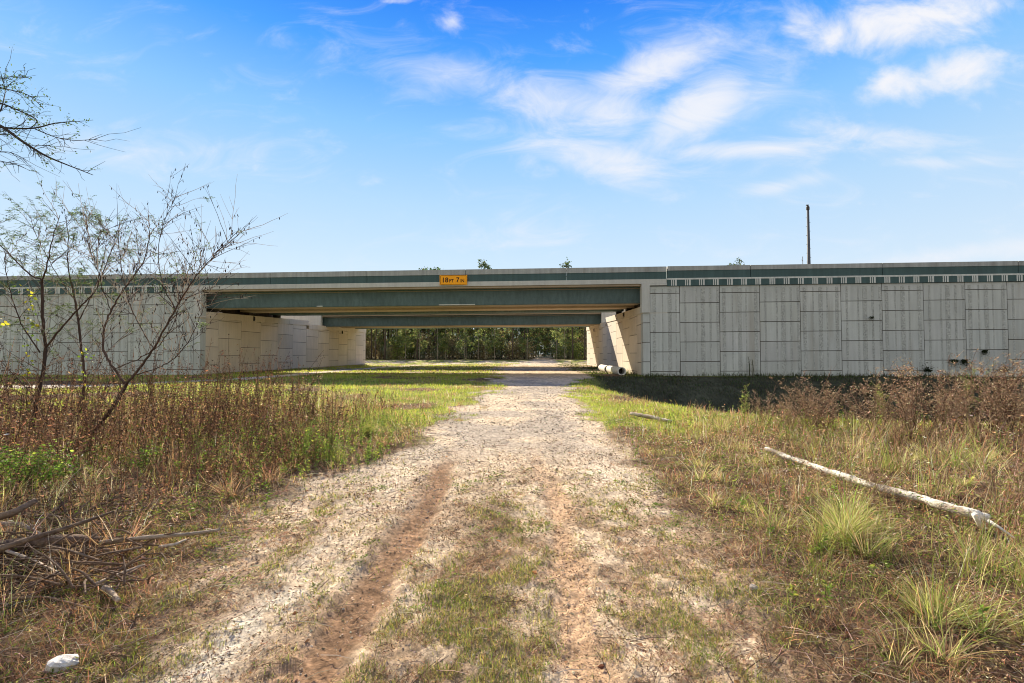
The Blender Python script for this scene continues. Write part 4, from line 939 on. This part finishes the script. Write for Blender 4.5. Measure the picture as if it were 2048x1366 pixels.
gw = dead_weed(12, .95, True, .8); gw.location = (5.4, 10.6, float(gh(5.4, 10.6))); tag(gw, 'pale green leafy weed at the left end of the brown thicket', 'weed')
gw = dead_weed(10, 1.0, True, .8); gw.location = (8.0, 9.9, float(gh(8, 9.9))); tag(gw, 'short leafy green weed half hidden in the middle of the brown thicket', 'weed')
# left, standing weeds seen against the abutment
for (px, py, Y, s, lab) in ((622, 845, 10.6, 1.42, 'tall dark dead weed standing alone against the left abutment wall'), (733, 830, 12, .85, 'dark dead weed between the footpath and the track'), (668, 840, 10.9, .8, 'low bushy dead weed just right of the tallest one')):
    p = at(px, 708, Y); o = copy_tree(wp[1] if s > 1 else wp[0]); o.location = (p.x, Y, float(gh(p.x, Y))); o.scale = (s * .8, s * .8, s); o.rotation_euler = (0, 0, px); tag(o, lab, 'weed')
    if 'group' in o: del o['group']
# small plants growing in the wing wall's joints
def wall_plant(u, z, n, s, lab, hang=False):
    p = Vector(F(u, -.12, z)); mb = MB(); c = rng.normal(0, 1, (n, 3)) * [s, .05, s]; c[:, 1] = -np.abs(c[:, 1])
    if hang: c[:, 2] = -np.abs(c[:, 2]) * 1.6
    else: c[:, 2] = np.abs(c[:, 2]) - .05
    leaves(mb, c, rdir(n, -.8, .6), rdir(n), rng.uniform(.05, .13, n), rng.uniform(.03, .07, n), pick([(.035, .055, .02), (.06, .07, .03), (.05, .035, .02)], n, .3), .3)
    c2 = c * .45; leaves(mb, c2, rdir(n, -.8, .6), rdir(n), rng.uniform(.10, .18, n), rng.uniform(.05, .09, n), pick([(.035, .055, .02)], n, .3), .3)
    stem = [(0, 0, -.02), (rng.normal(0, .1), -.06, (-.6 if hang else .6) * s * 1.5), (rng.normal(0, .2), -.05, (-1 if hang else 1) * s * 2.2)]; tubes(mb, stem, [.02, .015, .008], 3, (.06, .045, .03))
    o = mb.build('wall_plant', M_veg); o.location = p; o.rotation_euler = (0, 0, -TH); tag(o, lab, 'plant')
def uof(px): 
    a, _ = tang(px, 700); return (a * OY) / (CT + a * ST)
wall_plant(uof(1905), 1.05, 90, .22, 'dark plant hanging from a low joint of the right wall, left one of a pair', True)
wall_plant(uof(1925), 1.05, 90, .22, 'dark plant hanging from a low joint of the right wall, right one of a pair', True)
wall_plant(uof(1852), .2, 90, .28, 'dark bush rooted at the foot of the right wall left of the hanging pair')
wall_plant(uof(1966), 1.75, 60, .15, 'small dark plant hanging highest near the right end of the wall', True)
wall_plant(uof(2004), .2, 80, .26, 'dark bush at the foot of the right wall nearest the frame edge')
wall_plant(uof(1742), 4.35, 26, .08, 'tiny dark sprig in a high joint of the right wall', True)
for px, hh in ((1493, 1.5), (1500, 1.3)):
    mb = MB(); tubes(mb, [(0, 0, 0), (.03, 0, hh * .5), (-.04, 0, hh)], [.04, .03, .015], 4, (.07, .075, .035)); n = 60; c = np.stack([rng.normal(0, .06, n), rng.normal(0, .04, n), rng.uniform(.1, hh, n)], 1)
    leaves(mb, c, rdir(n), rdir(n), rng.uniform(.05, .1, n), rng.uniform(.02, .04, n), pick([(.07, .09, .03)], n, .3))
    x, y, _ = F(uof(px), -.4, 0); o = mb.build('wall_weed', M_veg); o.location = (x, y, float(gh(x, y))); tag(o, 'thin dark weed at the foot of the right wall, ' + ('left and taller' if px == 1493 else 'right and shorter') + ' of two', 'weed')

# --- dead wood
def log(name, pts, radii, col, lab, cat='log', sides=9, rough=.06, parts=()):
    P = np.array([tuple(p) for p in pts]); k = len(P); tt = np.linspace(0, k - 1, (k - 1) * 7 + 1)
    Q_ = np.stack([np.interp(tt, range(k), P[:, i]) for i in range(3)], 1)
    for _ in range(2): Q_[1:-1] = (Q_[:-2] + 2 * Q_[1:-1] + Q_[2:]) / 4
    Q_[1:-1] += rng.normal(0, rough * np.mean(radii), (len(Q_) - 2, 3)); rr = np.interp(tt, range(k), radii) * rng.normal(1, rough, len(tt))
    mb = MB(); o0 = P[0].copy(); tubes(mb, Q_ - o0, rr, sides, col)
    V_ = mb.v[0]; msk = ss(fbm((V_[:, 0] + V_[:, 2] * 2 + o0[0]) * 1.0, V_[:, 1] * .8 + V_[:, 2] * 3 + len(name), 7, 4, 201), .52, .62)[:, None] * .8
    mb.c[0] = np.asarray(col)[None] * rng.uniform(.75, 1.1, (len(V_), 1)) * (1 - msk) + np.array([.20, .14, .09]) * msk
    root = mb.build(name, M_deadwood, smooth=True); root.location = tuple(o0); tag(root, lab, cat)
    for (pn, pp, pr) in parts:
        m2 = MB(); tubes(m2, np.array([tuple(q) for q in pp]) - o0, pr, 6, col); c = m2.build(pn, M_deadwood, smooth=True); c.parent = root
    return root
def g(px, py, dz=0.0, Y=None):
    """ground point under a photo pixel, raised by dz"""
    a, b = tang(px, py); Y = Y or (CAMZ - dz) / -b; return Vector((a * Y, Y, float(gh(a * Y, Y)) + dz))
log('fallen_log', [g(1532, 903, .11), g(1590, 922, .10), g(1640, 940, .09), g(1700, 962, .10), g(1745, 976, .11), g(1800, 992, .12), g(1850, 1003, .14), g(1900, 1022, .15), g(1945, 1034, .17), g(1978, 1044, .15)], [.036, .041, .040, .044, .042, .046, .043, .047, .044, .036], (.70, .65, .56), 'long bleached white log lying in the dry grass on the right', parts=(
    ('stub', [g(1950, 1036, .2), g(1958, 1052, .12), g(1964, 1066, .05)], [.026, .020, .012]), ('branch', [g(1975, 1045, .2), g(2000, 1062, .15), g(2030, 1085, .1)], [.018, .012, .005])))
log('fallen_log', [g(1262, 829, .10), g(1300, 836, .09), g(1342, 844, .07)], [.045, .05, .035], (.62, .54, .43), 'short pale log in the green grass right of the track', parts=())
log('fallen_log', [g(-40, 1102, .14), g(60, 1086, .13), g(140, 1083, .12), g(205, 1080, .11)], [.056, .052, .045, .036], (.13, .085, .06), 'thickest rough brown log of the brush heap at the left edge')
log('branch', [g(200, 1082, .16), g(300, 1076, .14), g(380, 1070, .12), g(440, 1062, .10)], [.021, .018, .015, .012], (.34, .27, .20), 'straight pale branch reaching right from the brush heap', 'branch', parts=(('twig', [g(436, 1062, .1), g(446, 1045, .16), g(466, 1012, .3)], [.008, .006, .003]),))
log('branch', [g(-20, 1100, .30), g(60, 1076, .33), g(150, 1050, .36), g(228, 1018, .42)], [.022, .020, .016, .008], (.12, .08, .055), 'brown branch rising to the right over the brush heap', 'branch')
log('branch', [g(-30, 1040, .35), g(30, 1022, .40), g(72, 1000, .45)], [.030, .028, .022], (.17, .12, .085), 'stubby cut branch at the left edge above the brush heap', 'branch')
log('branch', [g(-10, 1050, .2), g(40, 1052, .18), g(85, 1072, .10)], [.018, .019, .014], (.30, .25, .21), 'whitish split branch under the stubby one', 'branch')
log('branch', [g(0, 1098, .12), g(70, 1120, .08), g(140, 1160, .05)], [.012, .011, .008], (.52, .42, .32), 'thin pale stick slanting down in front of the thick log', 'stick')
log('branch', [g(185, 1172, .05), g(240, 1150, .06), g(290, 1130, .07)], [.011, .010, .008], (.40, .31, .23), 'thin stick slanting up on the dead needles left of the ruts', 'stick')
log('branch', [g(318, 1096, .05), g(350, 1090, .07), g(372, 1082, .06)], [.013, .012, .009], (.46, .38, .30), 'short curved stick below the straight pale branch', 'stick')
log('branch', [g(100, 1105, .10), g(170, 1100, .08), g(230, 1098, .06)], [.02, .018, .012], (.26, .18, .13), 'dark stick lying under the front of the brush heap', 'stick')
log('branch', [g(20, 1200, .03), g(90, 1195, .03), g(190, 1218, .03)], [.008, .007, .004], (.30, .20, .13), 'dark twig lying flat in the lower left needles', 'stick')
log('wood_chunk', [g(209, 1181, .04), g(224, 1192, .04), g(236, 1203, .035)], [.018, .019, .016], (.50, .40, .30), 'short stub of wood lying alone below the brush heap', 'stick')
for i in range(210):
    a = rng.uniform(0, 6.28); p = g(rng.uniform(-60, 300), rng.uniform(1000, 1180), rng.uniform(.01, .16)); l = rng.uniform(.15, .55); q = p + Vector((math.cos(a) * l, math.sin(a) * l * .6, rng.uniform(-.02, .16))); r_ = rng.uniform(.003, .010)
    m = (p + q) / 2 + Vector((rng.normal(0, .02), rng.normal(0, .02), .02))
    o = log('twig', [p, m, q], [r_, r_ * .9, r_ * .5], (.14, .09, .06), 'thin twig lying loose in and around the brush heap', 'stick', 5); o['group'] = 'loose twigs around the brush heap'
# white stone
def stone(p, s, lab, col):
    u = np.linspace(0, math.pi, 9); v = np.linspace(0, 2 * math.pi, 15)[:-1]; V = []
    for a in u:
        for b in v:
            d = np.array([math.sin(a) * math.cos(b), math.sin(a) * math.sin(b), math.cos(a)]); k = 1 + .28 * (vn(d[0] * 2, d[1] * 2 + d[2] * 3, 1.3, int(s[0] * 100)) - .5) * 2
            V.append(np.clip(d * k, -.92, .82) * s)
    f = []
    for i in range(8):
        for j in range(14): a = i * 14 + j; b = i * 14 + (j + 1) % 14; f += [(a, a + 14, b + 14), (a, b + 14, b)]
    mb = MB(); mb.add(V, f, col); o = mb.build('stone', M_stone, smooth=False); o.location = p; o.rotation_euler = (.25, .3, .7); tag(o, lab, 'stone')
stone(g(128, 1322, .035), (.075, .05, .042), 'white stone half sunk in dead grass at the lower left', (.60, .57, .51))
stone(g(1508, 1180, .01), (.035, .03, .02), 'small grey stone in the thatch right of the ruts', (.30, .26, .22))

# ------------------------------------------------------------------ saplings
def smooth_line(pts, sub=6):
    P = np.array([tuple(p) for p in pts]); k = len(P); tt = np.linspace(0, k - 1, (k - 1) * sub + 1)
    Q_ = np.stack([np.interp(tt, range(k), P[:, i]) for i in range(3)], 1)
    for _ in range(4): Q_[1:-1] = (Q_[:-2] + 2 * Q_[1:-1] + Q_[2:]) / 4
    return Q_
def spray(lf, p, d, ln, pal, wid=1.0):
    """a feathery compound leaf: paired leaflets along a drooping midrib"""
    t = np.linspace(.1, 1, 8)[:, None]; d = d / np.linalg.norm(d); q = p + d * t * ln + np.array([0, 0, -1]) * (t ** 2) * ln * .35
    s = np.cross(d, [0, 0, 1]); s /= np.linalg.norm(s) + 1e-9
    for sg in (-1, 1):
        n = len(q); dd = s * sg + d * .45 + rng.normal(0, .15, (n, 3)) + np.array([0, 0, -.35]); leaves(lf, q, dd, np.tile([0, 0, 1.0], (n, 1)) + rng.normal(0, .3, (n, 3)), rng.uniform(.8, 1.2, n) * .038 * wid, rng.uniform(.8, 1.2, n) * .013 * wid, pick(pal, n, .2), .1)
def sapling(name, Y, limbs, lab, leafy, pods, top=560, base_col=(.075, .05, .038), twig_n=1.0, spread_y=.5, lit=(.48, .38, .28)):
    base = at(*limbs[0][0][0], Y); z0 = float(gh(base.x, Y)); root = empty(name, (base.x, Y, z0)); tag(root, lab, 'sapling'); O = np.array([base.x, Y, z0])
    tr = MB(); tw = MB(); lf = MB(); pd = MB(); first = True
    for (pl, r0, r1) in limbs:
        dY = rng.normal(0, spread_y); n = len(pl); pts = [at(px, py, Y + (0 if first else dY * (i / (n - 1)))) for i, (px, py) in enumerate(pl)]
        if first: pts[0].z = z0 - .1
        Q_ = smooth_line(pts); k = len(Q_); Q_[1:-1] += rng.normal(0, .006, (k - 2, 3)); rr = np.linspace(r0, r1, k)
        tubes(tr, Q_ - O, rr * .72, 7, np.array(base_col) * rng.uniform(.85, 1.2)); first = False
        L_ = np.linalg.norm(np.diff(Q_, axis=0), axis=1).sum(); nt_ = int(L_ * 11.5 * twig_n)
        for j in range(nt_):
            f = rng.uniform(.22, 1); i = min(int(f * (k - 1)), k - 2); p = Q_[i]; td = Q_[i + 1] - Q_[i]; td /= np.linalg.norm(td)
            if p[2] < z0 + .7: continue
            side = rdir(1)[0]; side -= td * side.dot(td); side /= np.linalg.norm(side); d = td * rng.uniform(.35, 1.0) + side * rng.uniform(.5, 1.1) + np.array([0, 0, rng.uniform(0, .35)]); d /= np.linalg.norm(d)
            ln = rng.uniform(.3, 1.05) * (1 if p[2] > 1.2 else .6); t = np.linspace(0, 1, 7)[:, None]; sag = rng.uniform(-.25, .28)
            T = p + d * t * ln + np.array([0, 0, 1]) * (t ** 2) * ln * sag; T[1:] += np.cumsum(rng.normal(0, .010, (6, 3)), 0)
            thick = rng.uniform(.0040, .0068); c = np.array(base_col) * 1.3 if rng.random() < .5 else np.array(lit)
            tubes(tw, T - O, np.linspace(thick, .0018, 7), 3, c, cap=False)
            ends = [(T[-1], T[-1] - T[-2])]
            for q in range(rng.integers(1, 4)):
                i2 = rng.integers(1, 6); s2 = rdir(1, -.2, .8)[0]; d2 = (T[i2 + 1] - T[i2]) / np.linalg.norm(T[i2 + 1] - T[i2]) + s2 * .8; d2 /= np.linalg.norm(d2); l2 = rng.uniform(.12, .42); t2 = np.linspace(0, 1, 4)[:, None]
                S = T[i2] + d2 * t2 * l2 + np.array([0, 0, 1]) * t2 ** 2 * l2 * rng.uniform(-.2, .2); tubes(tw, S - O, np.linspace(.003, .0014, 4), 3, c, cap=False); ends.append((S[-1], S[-1] - S[-2]))
            hz = (T[-1, 2] - CAMZ)
            for (e, ed) in ends:
                if rng.random() < leafy * .55 * (ss(hz, .2, .9) * .97 + .03):
                    for q in range(rng.integers(3, 7)): spray(lf, e - O - ed * rng.uniform(0, 2.0), ed / (np.linalg.norm(ed) + 1e-9) + rdir(1)[0] * .9, rng.uniform(.08, .16), [(.085, .14, .035), (.06, .10, .03), (.16, .21, .05)])
                if rng.random() < pods * ss(hz, -.4, .6):
                    for q in range(rng.integers(1, 3)):
                        b = e - O - ed * rng.uniform(0, 3); a2 = b + np.array([rng.normal(0, .006), rng.normal(0, .006), -.012]); e2 = a2 + np.array([rng.normal(0, .008), rng.normal(0, .008), -.045]); tubes(pd, [a2, (a2 + e2) / 2, e2], [.004, .0075, .003], 4, (.045, .03, .025))
    for (nm, mb, mt) in (('trunk', tr, M_bark), ('twigs', tw, M_bark), ('leaves', lf, M_veg), ('seed_pods', pd, M_bark)):
        if mb.n:
            o = mb.build(nm, mt, smooth=nm == 'trunk'); o.parent = root
            if mb.n and nm in ('seed_pods', 'leaves'): o['kind'] = 'stuff'
    return root
sapling('sapling', 7.9, [
    ([(112, 912), (150, 885), (188, 862), (222, 822), (252, 770)], .052, .040),
    ([(252, 770), (226, 735), (206, 700), (207, 660), (222, 620), (245, 582), (268, 552), (290, 520), (300, 470), (296, 430)], .030, .007),
    ([(252, 770), (286, 728), (320, 678), (350, 618), (385, 560), (425, 515), (482, 455)], .030, .005),
    ([(228, 738), (270, 722), (310, 700), (345, 655), (362, 600), (372, 552), (396, 490)], .013, .004),
    ([(262, 752), (300, 742), (345, 722), (375, 688), (398, 642), (412, 600), (430, 560)], .015, .004),
    ([(308, 700), (285, 660), (262, 620), (250, 575), (240, 520), (235, 470)], .012, .004),
    ([(222, 620), (205, 580), (196, 540), (180, 500), (172, 450)], .010, .004),
    ([(350, 618), (330, 580), (318, 540), (316, 480), (338, 420), (352, 390)], .013, .004)], 'bare spreading sapling with the thickest forked trunk and dangling dark pods', .10, .55, twig_n=1.15)
sapling('sapling', 9.0, [
    ([(62, 868), (74, 800), (86, 745), (92, 690), (86, 650), (84, 600), (84, 560)], .048, .032),
    ([(84, 560), (64, 553), (30, 520), (0, 488), (-40, 440)], .024, .007),
    ([(84, 565), (95, 530), (104, 480), (120, 430)], .020, .006),
    ([(92, 694), (120, 660), (152, 622), (190, 585), (208, 540), (228, 490), (240, 440)], .026, .006),
    ([(80, 705), (45, 655), (24, 600), (14, 560), (8, 500)], .018, .006),
    ([(74, 800), (40, 762), (-10, 710), (-50, 680)], .014, .005)], 'leafy sapling nearest the left frame edge with a straight dark trunk', .85, .18)
sapling('sapling', 10.2, [
    ([(148, 850), (165, 800), (170, 745), (162, 690), (156, 640), (150, 600), (142, 565)], .040, .026),
    ([(142, 565), (134, 520), (138, 470), (130, 430)], .018, .006),
    ([(157, 642), (180, 600), (196, 560), (212, 500), (215, 455)], .018, .006),
    ([(150, 600), (120, 560), (98, 520), (70, 470), (60, 430)], .014, .005),
    ([(168, 790), (196, 740), (215, 700), (260, 660)], .012, .005)], 'slim leafy sapling between the forked bare one and the left frame edge', .85, .20)
# overhanging tree whose trunk stands outside the frame
def overhang():
    Y = 6.0; bx = -9.2; z0 = float(gh(bx, Y)); root = empty('tree', (bx, Y, z0)); tag(root, 'tree reaching in from the left with thin overhanging branches against the sky', 'tree'); O = np.array([bx, Y, z0])
    tr = MB(); br = MB(); lf = MB()
    tubes(tr, smooth_line([(bx, Y, z0 - .2), (bx + .1, Y, 2.0), (bx - .1, Y + .1, 4.2), (bx + .1, Y, 6.4), (bx, Y, 8.2)]) - O, np.linspace(.17, .05, 25), 9, (.09, .07, .055))
    main = [([(0, 248), (40, 280), (90, 312), (130, 328), (186, 350)], .015, .004), ([(0, 256), (70, 258), (110, 245), (168, 242)], .010, .003), ([(70, 258), (110, 275), (150, 282), (196, 278)], .007, .003), ([(0, 205), (40, 222), (80, 240), (60, 258)], .008, .004),
            ([(0, 175), (30, 182), (60, 190), (88, 218)], .006, .003), ([(0, 305), (20, 303), (50, 318)], .005, .002), ([(0, 322), (30, 328), (60, 341)], .005, .002), ([(0, 230), (6, 205), (12, 180), (2, 150)], .006, .003), ([(78, 288), (62, 300), (90, 312)], .004, .002), ([(60, 290), (100, 292), (138, 294)], .004, .002), ([(0, 270), (30, 268), (50, 250)], .005, .002), ([(0, 160), (20, 152), (58, 155)], .004, .002)]
    for pl, r0, r1 in main:
        pts = [at(px, py, Y + rng.normal(0, .12)) for px, py in pl]
        if pl[0][0] == 0:
            q = at(-70, pl[0][1] - 14, Y); pts = [Vector((bx + .02, Y, q.z + .9)), q] + pts
        Q_ = smooth_line(pts, 5); tubes(br, Q_ - O, np.linspace(r0 * (2 if pl[0][0] == 0 else 1), r1, len(Q_)), 5, (.06, .05, .04))
        k = len(Q_)
        for j in range(int(k * .85)):
            i = rng.integers(k // 4, k - 1); d = (Q_[i + 1] - Q_[i]) / np.linalg.norm(Q_[i + 1] - Q_[i]) + rdir(1)[0] * .8; l = rng.uniform(.05, .32); t = np.linspace(0, 1, 4)[:, None]; T = Q_[i] + d * t * l; T[1:] += rng.normal(0, .01, (3, 3))
            tubes(br, T - O, np.linspace(.0035, .0015, 4), 3, (.06, .05, .04), cap=False)
            up = Q_[i, 2] > at(0, 262, Y).z
            if rng.random() < (.75 if up and T[-1, 0] < -5.3 else .06):
                m = 8; q = T[rng.integers(1, 4, m)] + rng.normal(0, .02, (m, 3)) - O; leaves(lf, q, rdir(m), rdir(m), rng.uniform(.022, .042, m), rng.uniform(.012, .02, m), pick([(.06, .10, .03), (.10, .15, .035)], m, .2))
    for (nm, mb, mt) in (('trunk', tr, M_bark), ('branches', br, M_bark), ('leaves', lf, M_veg)): o = mb.build(nm, mt, smooth=nm == 'trunk'); o.parent = root
overhang()
# vines and leaves on the left saplings
def vine(px0, py0, Y, path, n, lab):
    mb = MB(); b = at(px0, py0, Y); P = smooth_line([at(px, py, Y) for px, py in path]); tubes(mb, P, np.full(len(P), .004), 3, (.12, .10, .05)); k = rng.integers(0, len(P), n)
    q = P[k] + rng.normal(0, .05, (n, 3)); leaves(mb, q, rdir(n, -1, .1), rdir(n), rng.uniform(.045, .085, n), rng.uniform(.04, .07, n), pick([(.22, .30, .04), (.14, .22, .03), (.48, .44, .04)], n, .2), .1)
    o = mb.build('vine', M_veg); tag(o, lab, 'vine')
vine(50, 600, 8.4, [(52, 860), (55, 740), (62, 680), (70, 640), (60, 600), (48, 570)], 60, 'yellow-green vine with broad leaves climbing the left sapling')
vine(165, 720, 8.8, [(165, 860), (170, 770), (160, 720), (176, 700)], 34, 'low vine with a few yellow leaves around the slim sapling')
vine(0, 640, 7.5, [(-60, 720), (-30, 680), (0, 640), (20, 655)], 30, 'vine with green leaves cut by the left frame edge')
